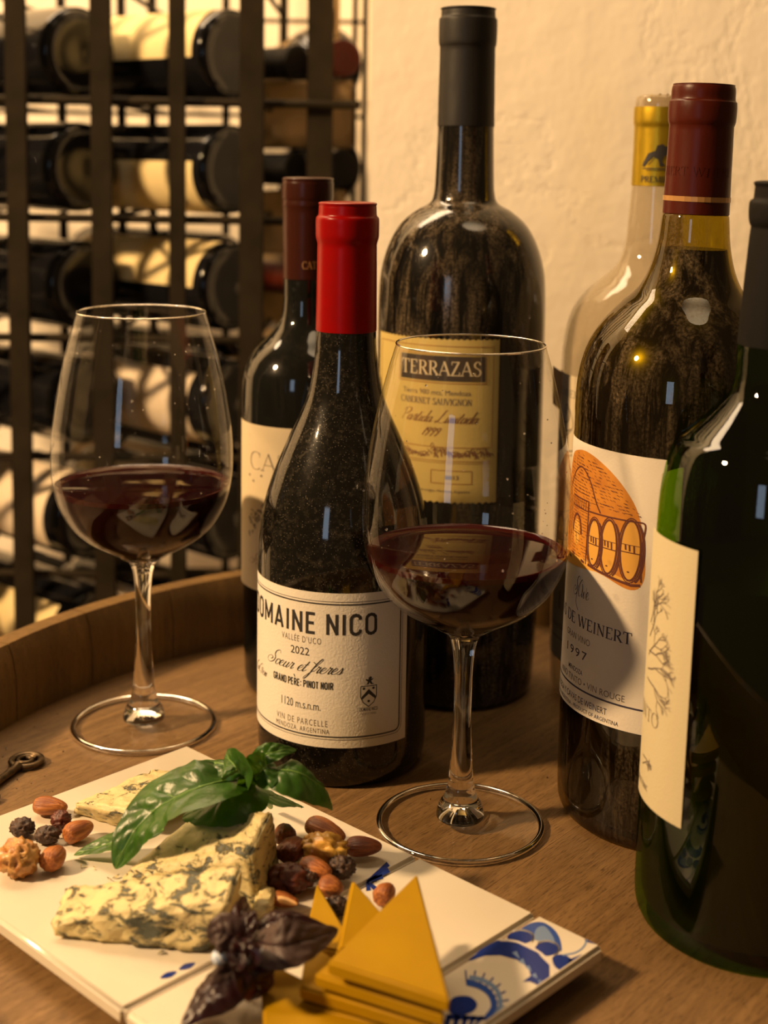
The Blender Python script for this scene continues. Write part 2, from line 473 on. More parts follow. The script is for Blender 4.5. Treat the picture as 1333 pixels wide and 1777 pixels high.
def label_sheet(name, r, u0, u1, z0, z1, mat, parent, off=.0001, wave=0.0, corner=0.0, lab=None):
    n = 72; V = []; Fc = []
    f = cyl(r, off)
    for k in range(n + 1):
        u = u0 + (u1 - u0) * k / n
        d = wave * math.sin(k * 2.1) + wave * .6 * math.sin(k * 4.7 + 1) if wave else 0
        for z in (z0 + d, z0 + (z1 - z0) * .5, z1 - (wave * math.sin(k * 2.3 + 2) if wave else 0)):
            V.append(f(u, z))
    for k in range(n):
        for j in range(2):
            a = k * 3 + j; Fc.append((a, a + 3, a + 4, a + 1))
    o = mesh_obj(name, V, Fc, mat, parent)
    if lab: o['label'] = lab
    return o

# ------------------------------------------------------------------ materials
def wood(name, c0, c1, c2, along='x', scale=1.0, rough=.55):
    t = MT(name)
    v = t.coord((3, 60, 60) if along == 'x' else (60, 60, 3))
    g = t.noise(v, 3.2 * scale, 6, .62, .5)
    v2 = t.coord((5, 34, 34) if along == 'x' else (34, 34, 5))
    big = t.noise(v2, .9 * scale, 3, .5, 1.2)
    pores = t.ramp(t.noise(t.coord((40, 700, 700) if along == 'x' else (700, 700, 40)), 2.8, 3, .7), [(.55, 0.0), (.64, 1.0)])
    blotch = t.ramp(t.noise(t.coord(), 11, 4, .6), [(.35, 0.0), (.7, 1.0)])
    col = t.mix(t.ramp(g, [(.3, 0.0), (.7, 1.0)]), c0, c1)
    col = t.mix(t.math('MULTIPLY', t.ramp(big, [(.4, 0.0), (.65, 1.0)]), .6), col, c2)
    col = t.mix(t.math('MULTIPLY', pores, .8), col, tuple(x * .35 for x in c0))
    col = t.mix(t.math('MULTIPLY', blotch, .25), col, tuple(x * .55 for x in c2))
    t.set(color=col, rough=rough, spec=.35, normal=t.bump(t.math('SUBTRACT', g, t.math('MULTIPLY', pores, .6)), .5, .0006))
    return t.m

M = {}
M['head_wood'] = wood('oak_head', (.14, .077, .028), (.28, .165, .068), (.17, .095, .035))
M['stave_wood'] = wood('oak_stave', (.14, .078, .022), (.23, .13, .038), (.115, .062, .018), along='z', rough=.5)
t = MT('hoop_iron'); t.set(color=t.ramp(t.noise(t.coord(), 60, 5, .6), [(.35, (.035, .03, .025)), (.7, (.12, .07, .04))]), rough=.5, metal=.8); M['hoop'] = t.m
t = MT('plaster'); v = t.coord()
h = t.noise(v, 7, 5, .6); h2 = t.noise(v, 45, 4, .6)
cr = t.ramp(t.noise(v, 3.2, 8, .62, .7), [(.485, 0.0), (.5, 1.0), (.515, 0.0)])
t.set(color=t.mix(t.math('MULTIPLY', t.ramp(t.noise(v, 5, 3), [(.3, 0.0), (.7, 1.0)]), .35), (.95, .86, .70), (.91, .80, .63)), rough=.85, spec=.2,
      normal=t.bump(t.math('ADD', t.math('MULTIPLY', h, 1.0), t.math('ADD', t.math('MULTIPLY', h2, .3), t.math('MULTIPLY', cr, -.12))), .38, .008)); M['plaster'] = t.m
t = MT('flagstone'); t.set(color=t.ramp(t.noise(t.coord(), 4, 5), [(.3, (.2, .14, .09)), (.7, (.32, .24, .16))]), rough=.8); M['stone'] = t.m
t = MT('grout'); t.set(color=(.12, .09, .06), rough=.9); M['grout'] = t.m
M['bowl'] = thin_glass('bowl_glass', (.985, .985, .985), f0=.035, gain=.75)
M['foot'] = thin_glass('foot_glass', (.97, .97, .96), f0=.035, gain=.6)
M['stem'] = real_glass('stem_glass')
M['clear'] = real_glass('white_glass', (.98, .97, .92))
t = MT('wine'); t.set(color=(.010, .0012, .0016), rough=.0, ior=1.33, spec=.38); M['wine'] = t.m
t = MT('wine_edge'); t.set(color=(.026, .002, .002), rough=.02, ior=1.36, spec=.4); M['wine_edge'] = t.m
M['wine_in_bottle'] = simple('bottled_wine', (.006, .002, .001), .25)
M['glass_nico'] = dusty_glass('dark_glass_specks', (.0035, .003, .002), (.34, .28, .20), .62, 'speck')
M['glass_terr'] = dusty_glass('dark_glass_streaks', (.004, .0035, .003), (.24, .175, .10), 1.0)
M['glass_cat'] = dusty_glass('dark_glass_clean', (.003, .0035, .003), (.2, .15, .09), .12)
M['glass_green'] = thin_glass('green_glass', (.36, .58, .05), f0=.04, gain=.2)
M['glass_olive'] = thin_glass('olive_glass_dusty', (.50, .42, .06), f0=.04, gain=.5, film=(.62, 0, 0, (.20, .145, .08), .004))
M['glass_sud'] = thin_glass('dusty_clear_glass', (.84, .80, .70), f0=.05, gain=1.0, film=(.14, 18, .3, (.50, .40, .27), .10))
M['sud_tint'] = thin_glass('base_tint', (.80, .82, .45), f0=.02, gain=.3)
def capsule_mat(name, c, rough=.35, spec=.28, metal=0.0, bumpy=.12):
    t = MT(name); v = t.coord()
    k = t.ramp(t.noise(v, 90, 4, .6), [(.35, 0.0), (.75, 1.0)])
    t.set(color=t.mix(t.math('MULTIPLY', k, .35), c, tuple(x * .6 + .003 for x in c)), rough=rough, spec=spec, metal=metal,
          normal=t.bump(t.noise(t.coord((1, 1, .5)), 140, 3), bumpy, .0006)); return t.m
M['cap_red'] = capsule_mat('red_wax_capsule', (.22, .0006, .0006), .28, spec=.16)
M['cap_black'] = capsule_mat('black_capsule', (.013, .011, .009), .5, bumpy=.3)
M['cap_brown'] = capsule_mat('brown_capsule', (.034, .007, .003), .28, spec=.2)
M['cap_rust'] = capsule_mat('rust_capsule', (.060, .007, .002), .34, spec=.18, bumpy=.35)
M['cap_gold'] = capsule_mat('gold_foil', (.50, .34, .02), .36, metal=.75, bumpy=.3)
M['cap_dark'] = capsule_mat('dark_capsule', (.004, .0035, .003), .62, spec=.10)
M['gold_ink'] = simple('gold_ink', (.42, .22, .07), .35, metal=.3)
M['ink'] = simple('black_ink', (.018, .015, .013), .6)
M['ink_grey'] = simple('grey_ink', (.13, .10, .075), .6)
M['ink_blue'] = simple('dark_blue_ink', (.03, .025, .05), .6)
M['ink_red'] = simple('rust_ink', (.17, .07, .03), .6)
def paper(name, c, amt=.25, sc_=60, stain=(.5, .38, .2), bump=.25):
    t = MT(name); v = t.coord()
    s1 = t.ramp(t.noise(v, 22, 4, .6), [(.45, 0.0), (.75, 1.0)])
    t.set(color=t.mix(t.math('MULTIPLY', s1, amt), c, stain), rough=.75, spec=.25, normal=t.bump(t.noise(v, 900, 3, .5), bump, .0004)); return t.m
M['paper_white'] = paper('label_paper', (.68, .63, .54), .10, bump=.5)
M['paper_cream'] = paper('label_cream', (.62, .52, .34), .2)
M['paper_gold'] = paper('label_gold_cream', (.52, .40, .13), .35, stain=(.36, .25, .06))
M['paper_grey'] = paper('label_grey_white', (.66, .60, .50), .2, stain=(.42, .35, .25))
M['paper_tree'] = paper('label_smooth_cream', (.48, .42, .27), .05)
M['orange'] = None
t = MT('orange_wash'); v = t.coord()
t.set(color=t.mix(t.ramp(t.noise(v, 70, 5, .65), [(.3, 0.0), (.7, 1.0)]), (.60, .24, .018), (.40, .13, .010)), rough=.7); M['orange'] = t.m
M['orange_light'] = simple('ochre_wash', (.66, .34, .05), .7)
M['brown_ink'] = simple('brown_ink', (.10, .022, .01), .65)
t = MT('black_band'); t.set(color=(.035, .025, .018), rough=.5); M['band'] = t.m
M['letter_pale'] = simple('pale_ink', (.62, .52, .33), .5)

# ------------------------------------------------------------------ the setting
WALL_Y = 1.50
def struct(name, verts, faces, mat, smooth=False):
    o = mesh_obj(name, verts, faces, mat, None, smooth); tag(o, kind='structure'); return o
# plaster wall, gently uneven: a wall on the right whose corner opens on the rack's recess, and the recess wall
def plaster_wall(name, x0, x1, Y, back, label):
    nx, nz = 60, 50; V = []; Fc = []
    for j in range(nz + 1):
        for i in range(nx + 1):
            x = x0 + (x1 - x0) * i / nx; z = -.9 + 2.9 * j / nz
            soft = 0
            V.append((x, Y + soft + .004 * noise.noise(Vector((x * 4, z * 4, .5 + Y))), z))
    for j in range(nz):
        for i in range(nx):
            a = j * (nx + 1) + i; Fc.append((a, a + 1, a + nx + 2, a + nx + 1))
    if back:   # the return of the corner into the recess
        o_ = len(V)
        V += [(x0, Y + .012, -.9), (x0, Y + .012, 2.0), (x0, Y + back, -.9), (x0, Y + back, 2.0)]
        Fc.append((o_, o_ + 1, o_ + 3, o_ + 2))
    tag(struct(name, V, Fc, M['plaster'], True), label)
plaster_wall('wall_right', -.0135, 2.4, 1.10, .54, 'cream plaster wall behind the standing bottles')
plaster_wall('wall_back', -2.2, .0, 1.64, 0, 'cream plaster wall of the recess behind the rack')
bm = bmesh.new(); box_bm(bm, (-2.2, -.6, -.96), (2.4, 1.66, -.912))
o = bm_obj('floor', bm, M['grout'], None, False); tag(o, 'dark cellar floor', kind='structure')
for i in range(8):
    for j in range(4):
        if i > 3 and j == 3: continue
        bm = bmesh.new()
        x0, y0 = -2.2 + i * .575, -.6 + j * .43
        box_bm(bm, (x0 + .006, y0 + .006, -.93), (x0 + .569, y0 + .424, -.9 - R.random() * .003), .003)
        bm_obj('stone', bm, M['stone'], o, False)

# ------------------------------------------------------------------ barrel
BC = Vector((.070, .640)); HR = .304; RT = .045
barrel = thing('wine_barrel', 'upright oak wine barrel used as a table, head sunk below its rim', 'barrel', (BC.x, BC.y, -.9))
GA = math.radians(51)
def clip_strip(r, a, b, n=48):
    """outline of the part of a disc of radius r with a < y' < b"""
    pts = []
    xa = math.sqrt(max(0, r * r - a * a)); xb = math.sqrt(max(0, r * r - b * b))
    a0 = math.atan2(a, xa); a1 = math.atan2(b, xb)
    k = 14
    right = [(r * math.cos(a0 + (a1 - a0) * i / k), r * math.sin(a0 + (a1 - a0) * i / k)) for i in range(k + 1)]
    left = [(-p[0], p[1]) for p in reversed(right)]
    return right + left
edges = [-.304, -.215, -.113, -.018, .082, .186, .304]
for a, b in zip(edges, edges[1:]):
    out = clip_strip(HR - .0003, a + .00008, b - .00008)
    bm = bmesh.new()
    top = [bm.verts.new((x, y, 0)) for x, y in out]; bot = [bm.verts.new((x, y, -.02)) for x, y in out]
    bm.faces.new(top); bm.faces.new(bot[::-1]); L = len(out)
    for i in range(L): bm.faces.new((top[i], bot[i], bot[(i + 1) % L], top[(i + 1) % L]))
    o = bm_obj('head_plank', bm, M['head_wood'], barrel, False)
    o.location = (0, 0, .9); o.rotation_euler = (0, 0, GA)
NS = 30
for k in range(NS):
    a0, a1 = 2 * PI * k / NS + .0012, 2 * PI * (k + 1) / NS - .0012
    V = []; Fc = []
    zs = [-.0, -.2, -.45, -.68, -.86, -.9]
    levels = [(.945, 0.0)]
    def bulge(z):  # z 0..0.945
        q = (z - .4725) / .4725
        return .332 - .007 * q * q + .012 * (1 - q * q)
    prof = []
    for i in range(9):
        z = .945 * i / 8; prof.append((bulge(z), z))
    outer = [(r, z) for r, z in prof]; outer[-1] = (outer[-1][0] - .004, .945)
    rt = outer[-1][0]
    inner = [(HR + .0055, .945), (HR + .0025, .938), (HR, .925), (HR, .878)] + [(bulge(.945 * i / 8) - .024, .945 * i / 8) for i in range(6, -1, -1)]
    ring = outer + inner
    nA = 4
    for i in range(nA + 1):
        a = a0 + (a1 - a0) * i / nA
        for r, z in ring: V.append((r * math.cos(a), r * math.sin(a), z))
    L = len(ring)
    for i in range(nA):
        for j in range(L):
            j2 = (j + 1) % L
            Fc.append((i * L + j, (i + 1) * L + j, (i + 1) * L + j2, i * L + j2))
    Fc.append(tuple(range(L))); Fc.append(tuple(nA * L + j for j in range(L - 1, -1, -1)))
    mesh_obj('stave', V, Fc, M['stave_wood'], barrel, True, 35)
for z0, z1 in ((.885, .938), (.70, .74), (.2, .24), (.01, .06)):
    pr = [(bulge(z) + .0002 if i < 5 else 0, z) for i, z in enumerate([z0, z0 + (z1 - z0) * .25, z0 + (z1 - z0) * .5, z0 + (z1 - z0) * .75, z1])]
    pr = [(r + .0022, z) for r, z in pr]
    lathe('hoop', [(pr[0][0] - .0022, z0)] + pr + [(pr[-1][0] - .0022, z1)], M['hoop'], barrel, 96, 30)

# ------------------------------------------------------------------ bottles
def bottle(name, label, P, tilt, rot=0):
    return thing(name, label, 'bottle', (P[0], P[1], 0.0), (0, tilt, 0))

def heel(rb, h=.012):
    return [(0, .004), (rb * .55, .003), (rb * .78, .0006), (rb * .86, 0), (rb * .93, .0012), (rb * .985, .0062), (rb, h)]

# --- red-capped bottle, front centre
b = bottle('wine_bottle', 'dark speckled wine bottle with bright red capsule and black-bordered white label', (-.0199, .7259), 0)
body = sm(heel(.0456), [(.0456, .012), (.0458, .04), (.0459, .08), (.0460, .103), (.0456, .1208), (.0438, .136), (.0408, .149), (.0360, .1628), (.0300, .1769), (.0242, .1894), (.0195, .2021), (.0168, .2185), (.0158, .234), (.0152, .26), (.0148, .29)])
lathe('glass_body', body, M['glass_nico'], b)
lathe('capsule', sm([(.0159, .2341), (.0161, .2343)], [(.0161, .2343), (.0158, .26), (.0156, .2795)], [(.0156, .2795), (.0158, .2805), (.0165, .2835), (.0166, .288), (.0166, .2925), (.0162, .2938)], [(.0162, .2938), (.0154, .2948), (.0152, .297), (.0150, .2995), (.0140, .3015), (.0, .3018)]), M['cap_red'], b)
r = .0460
lb = label_sheet('label', r, -82, 38.4, 23.5, 105.5, M['paper_white'], b, lab='white paper label with black border')
a = Art()
a.frame(-77, 29.4, 33.6, 99.6, .75, 3.4); a.frame(-78.4, 28.0, 35.0, 101.0, .28, 4.2)
sans(a, 'DOMAINE NICO', -64.5, 83.6, 10.9, 83.4, .150)
a.text('2022', -27, 71.6, 4.1, 11, bold=.003)
sans(a, 'GRAND PERE: PINOT NOIR', -39.3, 54.6, 3.7, 36.0, .17); a.stroke([(-24.9, 60.4), (-24.2, 59.0)], .5)
a.text('1120 m.s.n.m.', -33, 43.0, 4.4, 23.3)
a.script('Soeur et freres', -43.0, 62.8, 3.3, 43.5, wt=.13, slant=.45)
a.stroke([(-13.5, 68.5), (-12.2, 67.6)], .45); 
a.text('DOMAINE NICO', 10.4, 42.9, 1.9, 9.8, bold=.012)
a.build('lettering', cyl(r), M['ink'], lb)
a = Art()
a.text("VALLÉE D'UCO", -33, 78.2, 3.3, 23.3, spacing=1.25)
a.text('VIN DE PARCELLE', -36.5, 34.6, 3.3, 30.5, spacing=1.3)
a.text('MENDOZA, ARGENTINA', -37, 30.8, 2.6, 32, spacing=1.2)
a.text('SŒUR ET FRÈRES', 11.4, 40.9, 1.1, 8)
a.script('CaC9em', -64, 52.5, 2.6, 17, wt=.12, slant=.5)
a.build('small_lettering', cyl(r), M['ink_grey'], lb)
a = Art()   # coat of arms: shield, chevron and a rearing lion
a.stroke([(10.9, 56.2), (10.9, 50.5), (12.4, 47.4), (15.2, 45.2), (18, 47.4), (19.4, 50.5), (19.4, 56.2), (10.9, 56.2)], .45)
a.poly([(11.4, 50.6), (15.2, 54.6), (19, 50.6), (19, 48.8), (15.2, 52.0), (11.4, 48.8)])
for x, y in ((12.6, 54.9), (17.7, 54.9), (15.2, 48.1)): a.ell(x, y, .75, .7, 8)
a.poly([(13, 57), (14.2, 57.4), (14.6, 58.6), (13.4, 59.4), (13.6, 60), (14.9, 59.6), (15, 60.6), (16, 61.3), (16.9, 60.7), (16.4, 59.8), (17.6, 60.2), (17.5, 59.6), (16.4, 58.8), (17.0, 57.6), (18, 57.2), (17.6, 56.9), (16.3, 57.0), (15.6, 58.0), (15.0, 57)])
a.build('crest', cyl(r), M['ink'], lb)

# --- magnum, back centre, gold label
b = bottle('magnum_bottle', 'tallest dusty bottle, with long black capsule and scalloped gold label', (.0468, .8321), 0)
rb = .0502
body = sm(heel(.0488, .014), [(.0488, .014), (.0500, .04), (.0503, .1), (.0503, .18), (.0503, .2223), (.0499, .2454), (.0486, .2593), (.0445, .2735), (.0378, .2856), (.0285, .2939), (.0205, .2985), (.0182, .3040), (.0174, .3151), (.0166, .345), (.016, .40)])
lathe('glass_body', body, M['glass_terr'], b)
lathe('capsule', sm([(.0166, .3437), (.0169, .3440)], [(.0169, .3440), (.0166, .365), (.0163, .3900)], [(.0163, .3900), (.0170, .3925), (.0172, .399), (.0171, .4058), (.0166, .4066)], [(.0166, .4066), (.0160, .4080), (.0158, .411), (.0150, .4128), (.0, .4132)]), M['cap_black'], b, wob=lambda a_, z: .006 * noise.noise(Vector((a_ * 2, z * 90, 0))))
r = rb + .0002
lb = label_sheet('label', r, -66, 20.0, 127.6, 222.6, M['paper_gold'], b, wave=.45, lab='scallop-edged gold label')
a = Art(); a.rect(-40.6, 198.4, 11.7, 213.0); a.build('name_band', cyl(r, .00022), M['band'], lb)
a = Art(); a.frame(-62, 160, 16.6, 218.6, .5); a.frame(-41.6, 197.3, 12.7, 214.0, .6); a.frame(-18.8, 138.8, 4.9, 146.4, .45)
a.stroke([(-62, 152), (16.6, 152)], .4); a.stroke([(-62, 150.8), (16.6, 150.8)], .3)
a.build('rules', cyl(r, .00024), M['gold_ink'], lb)
a = Art(); a.serif('TERRAZAS', -39.6, 201.7, 8.2, 48.6, wt=.85); a.build('name', cyl(r, .0003), M['letter_pale'], lb)
a = Art(); a.text('Tierra 980 mts, Mendoza', -38.5, 190.3, 3.0, 42); a.serif('CABERNET SAUVIGNON', -40, 184.6, 3.7, 44, wt=1.0)
a.text('8813', -10.5, 141.2, 2.4, 8, bold=.02); a.text('embotellado en origen, Mendoza, Argentina', -38, 133.5, 1.6, 42); a.build('lettering', cyl(r, .00022), M['ink_grey'], lb)
a = Art(); a.script('Partida Limitada', -40, 174.2, 3.3, 47, wt=.13, slant=.45); a.script('1999', -25.5, 166.4, 3.2, 10.5, wt=.14)
rr = random.Random(3)
for i in range(58):   # vine stumps and foothills engraved along the foot
    x = -60 + i * 1.32 + rr.random(); h = 154 + 6.5 * abs(noise.noise(Vector((x * .13, 2, 0)))) + 3 * rr.random()
    a.stroke([(x - 1.5, h + 1.5 * rr.random()), (x, h + 3.2 * rr.random()), (x + 1.7, h - .8)], .38, smooth=3)
    a.stroke([(x - 1.2, h - 1), (x + rr.random(), h + .6), (x + 1.4, 153.4 + rr.random() * 2)], .45, smooth=3)
a.build('picture', cyl(r, .00022), M['ink_red'], lb)

# --- bottle behind left, brown capsule
b = bottle('wine_bottle', 'dark wine bottle with brown capsule behind the red-capped one', (-.0466, .8283), 0)
body = sm(heel(.0366), [(.0366, .012), (.0374, .04), (.0382, .09), (.0386, .165), (.0379, .1914), (.0353, .2017), (.0302, .2101), (.0218, .2185), (.0158, .2272), (.0140, .2384), (.0140, .2523), (.0136, .29)])
lathe('glass_body', body, M['glass_cat'], b)
lathe('capsule', sm([(.0141, .2523), (.0143, .2525)], [(.0143, .2525), (.0145, .275), (.0147, .2925)], [(.0147, .2925), (.0149, .2945), (.0152, .2962), (.0150, .2990)], [(.0150, .2990), (.0153, .3010), (.0153, .3075), (.0150, .3100), (.0138, .3124), (0, .3127)]), M['cap_brown'], b)
r = .0387
lb = label_sheet('label', r, -60, 30, 67.8, 168.0, M['paper_cream'], b)
a = Art(); a.serif('CATENA', -36, 141.2, 10.6, 62, wt=.55); a.build('lettering', cyl(r), M['ink_grey'], lb)
a = Art(); rr = random.Random(5)
for i in range(70):
    x = -38 + 60 * rr.random(); y = 100 + 26 * rr.random() * (1 - abs(x + 10) / 70)
    a.stroke([(x, y), (x + 2 * rr.random(), y + 2.4 * rr.random()), (x + 4 * rr.random(), y - 1)], .5 + .7 * rr.random(), smooth=3)
for x, y in ((-37, 137), (-26, 138), (-33, 134)): a.ell(x, y, .9, .8, 8)
a.build('picture', cyl(r), M['ink_grey'], lb)
a = Art(); a.script('S9', -35, 84, 3, 7, wt=.12); a.build('signature', cyl(r), M['ink_red'], lb)
a = Art(); a.serif('CATENA', -2.0, 259.0, 4.4, 17, wt=.8); a.build('capsule_lettering', cyl(.0146, .0001), M['gold_ink'], b)

# --- rust capsule magnum at the right, barrels picture
b = bottle('magnum_bottle', 'dusty large bottle with rust capsule and white label picturing orange barrels', (.1413, .6649), .023)
body = sm(heel(.0505, .014), [(.0505, .014), (.0512, .04), (.0515, .1), (.0517, .19), (.0520, .2045), (.0515, .2184), (.0494, .2300), (.0456, .2396), (.0400, .2480), (.0325, .2564), (.0250, .2640), (.0203, .2734), (.0172, .2859), (.0158, .2990), (.0149, .304), (.0144, .34), (.0142, .352)])
lathe('glass_body', body, M['glass_olive'], b)
inner = sm([(0, .006), (.03, .006), (.046, .008)], [(.046, .008), (.0492, .02), (.0498, .1), (.0500, .2045), (.0495, .2184), (.0474, .2300), (.0436, .2396), (.0380, .2480), (.0305, .2564), (.0230, .2640), (.0183, .2734), (.0158, .2840)], [(.0158, .2840), (0, .2840)])
lathe('wine_inside', inner, M['wine_in_bottle'], b)
lathe('capsule', sm([(.0154, .3003), (.0157, .3006)], [(.0157, .3006), (.0154, .32), (.0151, .3420)], [(.0151, .3420), (.0158, .3445), (.0160, .3500), (.0158, .3533)], [(.0158, .3533), (.0150, .3545), (.0149, .3585), (.0144, .3608), (.0130, .3616), (0, .3618)]), M['cap_rust'], b, wob=lambda a_, z: .008 * noise.noise(Vector((a_ * 2, z * 80, 3))))
a = Art(); a.rect(-49, 306.5, 49, 308.9); a.build('gold_line', cyl(.0157, .0002), M['gold_ink'], b)
a = Art(); a.serif('WEINERT WINERY', -34, 318.5, 4.2, 48, wt=.7); a.build('embossed_lettering', cyl(.0155, .0001), M['cap_rust'], b)
r = .0518
lb = label_sheet('label', r, -94, -16.6, 59.6, 190.6, M['paper_grey'], b, lab='large off-white label with an orange cellar picture')
a = Art()
a.smooth_poly([(-87, 135), (-90, 160), (-82, 180), (-70, 186), (-58, 186.3), (-46, 182), (-36, 174.5), (-28.5, 164), (-24.5, 148), (-24, 133), (-30, 127.5), (-45, 131), (-60, 133), (-75, 131)])
a.build('picture_ground', cyl(r, .00014), M['orange'], lb)
a = Art()
a.poly([(-86, 127.5), (-50, 131.5), (-30, 129.5), (-30, 131.5), (-52, 135.5), (-86, 134)])
for cx, cz, rx, rz in ((-31.3, 146, 5.1, 14.2), (-43.0, 145.3, 4.6, 12.8), (-52.5, 145.0, 4.1, 11.2), (-68, 146.2, 3.4, 6.4)): a.ell(cx, cz, rx, rz)
a.build('picture_light', cyl(r, .0002), M['orange_light'], lb)
a = Art()
for cx, cz, rx, rz in ((-31.3, 146, 5.1, 14.2), (-43.0, 145.3, 4.6, 12.8), (-52.5, 145.0, 4.1, 11.2)):
    for e, w_ in ((0, .95), (1.1, .5)):
        a.stroke([(cx + (rx + e) * math.cos(2 * PI * k / 30), cz + (rz + e) * math.sin(2 * PI * k / 30)) for k in range(31)], w_)
    a.stroke([(cx + 2.0 + (rx - .2) * math.cos(math.radians(d)), cz - .6 + rz * math.sin(math.radians(d))) for d in range(-78, 80, 8)], .9)
    a.stroke([(cx - rx, cz - 1), (cx + rx, cz - 1)], .5); a.stroke([(cx - rx, cz + 2.6), (cx + rx, cz + 2.6)], .3)
    for q in (-.5, -.1, .35): a.stroke([(cx + q * rx, cz + 2.5), (cx + q * rx + .3, cz - .5 - q)], .9)
    a.ell(cx - .5, cz - rz * .72, .7, .4, 8)
a.stroke([(-26.2, 160), (-24.6, 158), (-26, 146), (-25.2, 132)], .8, smooth=4)
a.stroke([(-57, 159), (-26, 160)], .8); a.stroke([(-56, 133.4), (-30, 129.8), (-25.5, 130.5)], 1.3)
a.stroke([(-72.0 + 4.8 * math.cos(PI * k / 12) * -1 + 4, 146 + 9 * math.sin(PI * k / 12)) for k in range(13)], 1.2)
a.stroke([(-68, 146.2), (-68, 140)], .3); a.stroke([(-71, 146), (-64.8, 146)], .4)
a.stroke([(-57.8, 133), (-57.6, 163)], .7); a.stroke([(-74, 163.4), (-57.4, 163.4)], .7); a.stroke([(-74, 166.2), (-57.4, 166.2)], .4); a.stroke([(-74, 158.6), (-57.4, 158.6)], .6)
for x in range(-74, -57, 2): a.stroke([(x, 158.6), (x, 163.4)], .35)
a.stroke([(-80, 165), (-74, 174), (-66, 178.6), (-58, 174), (-52, 164), (-49, 160)], .8, smooth=6)
for x, h in ((-76, 133), (-72, 135.5), (-62, 134)): a.stroke([(x, h), (x + 3, h - .6)], 1.2)
a.build('picture_lines', cyl(r, .00026), M['brown_ink'], lb)
a = Art(); rr = random.Random(11)
for i in range(1300):  # brickwork of the vault, drawn with short pen marks
    x = -84 + 58 * rr.random(); y = 134 + 50 * rr.random()
    top = 187 - ((x + 68) ** 2) / (72 if x > -68 else 20)
    if y > top - 1 or (y < 162 and x > -57): continue
    if x > -57 and y < 163: continue
    d = .5 if y > 164 else .1
    y = round(y / 1.5) * 1.5 - (x + 60) * .02; a.stroke([(x, y), (x + 1.5, y - d)], .26)
a.build('brick_marks', cyl(r, .00022), M['brown_ink'], lb)
a = Art()
a.serif('CAVAS DE WEINERT', -101, 101.6, 5.6, 73, wt=1.05)
a.text('1997', -71.7, 86.4, 4.2, 19, spacing=1.3, bold=.004)
a.text('MENDOZA', -68.6, 78.6, 2.3, 13.4, bold=.01)
a.text('BODEGA Y CAVAS DE WEINERT', -86, 64.6, 3.2, 47.5, bold=.004)
a.text('INDUSTRIA ARGENTINA - PRODUCT OF ARGENTINA', -90, 61.0, 2.0, 58, bold=.004)
a.script('SCWe', -66, 116, 4.0, 12, wt=.08, slant=.2)
a.stroke([(-63, 121), (-64.5, 113), (-62, 109)], .35, smooth=4)
a.build('lettering', cyl(r), M['ink_blue'], lb)
a = Art(); a.rect(-93, 70.9, -16.7, 71.8); a.build('rule', cyl(r), M['ink_blue'], lb)
a = Art(); a.text('GRAN VINO', -73, 94.3, 3.2, 22); a.text('VINO TINTO • VIN ROUGE', -79.5, 73.4, 3.2, 50); a.build('small_lettering', cyl(r), M['ink_grey'], lb)

# --- clear bottle with gold foil, back right
b = bottle('clear_wine_bottle', 'dusty clear glass bottle with torn gold foil, half hidden at the wall side', (.1563, .82), .01)
body = sm(heel(.0510, .014), [(.0510, .014), (.0522, .04), (.0518, .12), (.0514, .2035), (.0509, .2154), (.0490, .2282), (.0444, .2399), (.0369, .2492), (.0284, .2568), (.0209, .2646), (.0171, .2762), (.0158, .2929), (.0148, .3108), (.0145, .34), (.0147, .3460)], [(.0147, .3460), (.0152, .3470), (.0152, .3560), (.0148, .3600), (.0138, .3622), (.0125, .3627), (.0105, .3622), (.0100, .35)])
lathe('glass_body', body, M['glass_sud'], b)
lathe('foil', sm([(.0148, .3106), (.0151, .3108)], [(.0151, .3108), (.0149, .33), (.0149, .3450)], [(.0149, .3450), (.0155, .3475), (.0156, .3520), (.0155, .3563)]), M['cap_gold'], b, wob=lambda a_, z: .01 * noise.noise(Vector((a_ * 3, z * 60, 7))) if z > .33 else 0)
for i in range(5):   # torn shreds of foil on the lip
    a0 = -PI / 2 + (i - 2) * .33; p = Vector((.0138 * math.cos(a0), .0138 * math.sin(a0), .3626))
    q = Vector((R.uniform(-.003, .003), R.uniform(-.002, .002), .0012))
    mesh_obj('foil_shred', [p, p + q, p + q + Vector((.001, 0, -.0006)), p + Vector((.0012, .0002, .0002))], [(0, 1, 2, 3)], M['cap_gold'], b, False)
a = Art(); a.serif('PREMIER CRU', -13.0, 312.9, 3.6, 30, wt=1.0)
a.stroke([(-12.5, 320.9), (6, 320.9)], .5); a.stroke([(-10, 319.9), (4, 319.9)], .3)
a.poly([(-12, 324), (-9, 329.5), (-5, 331), (-4, 334), (-1, 335), (1, 333.6), (4, 334), (2, 332), (3, 329), (0, 328), (-1, 325), (1, 322.6), (-2, 322), (-3, 326), (-6, 327.6), (-9, 325), (-11, 322), (-12.6, 322)])
a.stroke([(-9, 323), (-2, 330), (4, 333)], .35); a.build('emblem', cyl(.0152, .0002), M['ink'], b)
r = .0516
lb = label_sheet('label', r, -89, -10, 26.8, 199.5, M['paper_cream'], b, lab='long cream label')
a = Art()
a.serif('PREMIER CRU', -88, 186.5, 4.4, 55, wt=1.0)
a.serif('CHATEAU', -84, 126.0, 8.2, 60, wt=.9); a.serif('SUDUIRAUT', -90, 105.6, 8.2, 72, wt=.9); a.serif('SAUTERNES', -87, 91.8, 5.6, 62, wt=.9)
a.text('1997', -66, 58, 11, 34); a.text('MIS EN BOUTEILLE AU CHATEAU', -78, 46, 3, 50); a.stroke([(-88, 40), (-12, 40)], .8)
a.stroke([(-70, 176), (-66, 182), (-62, 177), (-64, 172), (-70, 170), (-66, 166), (-60, 168)], .8, smooth=5)
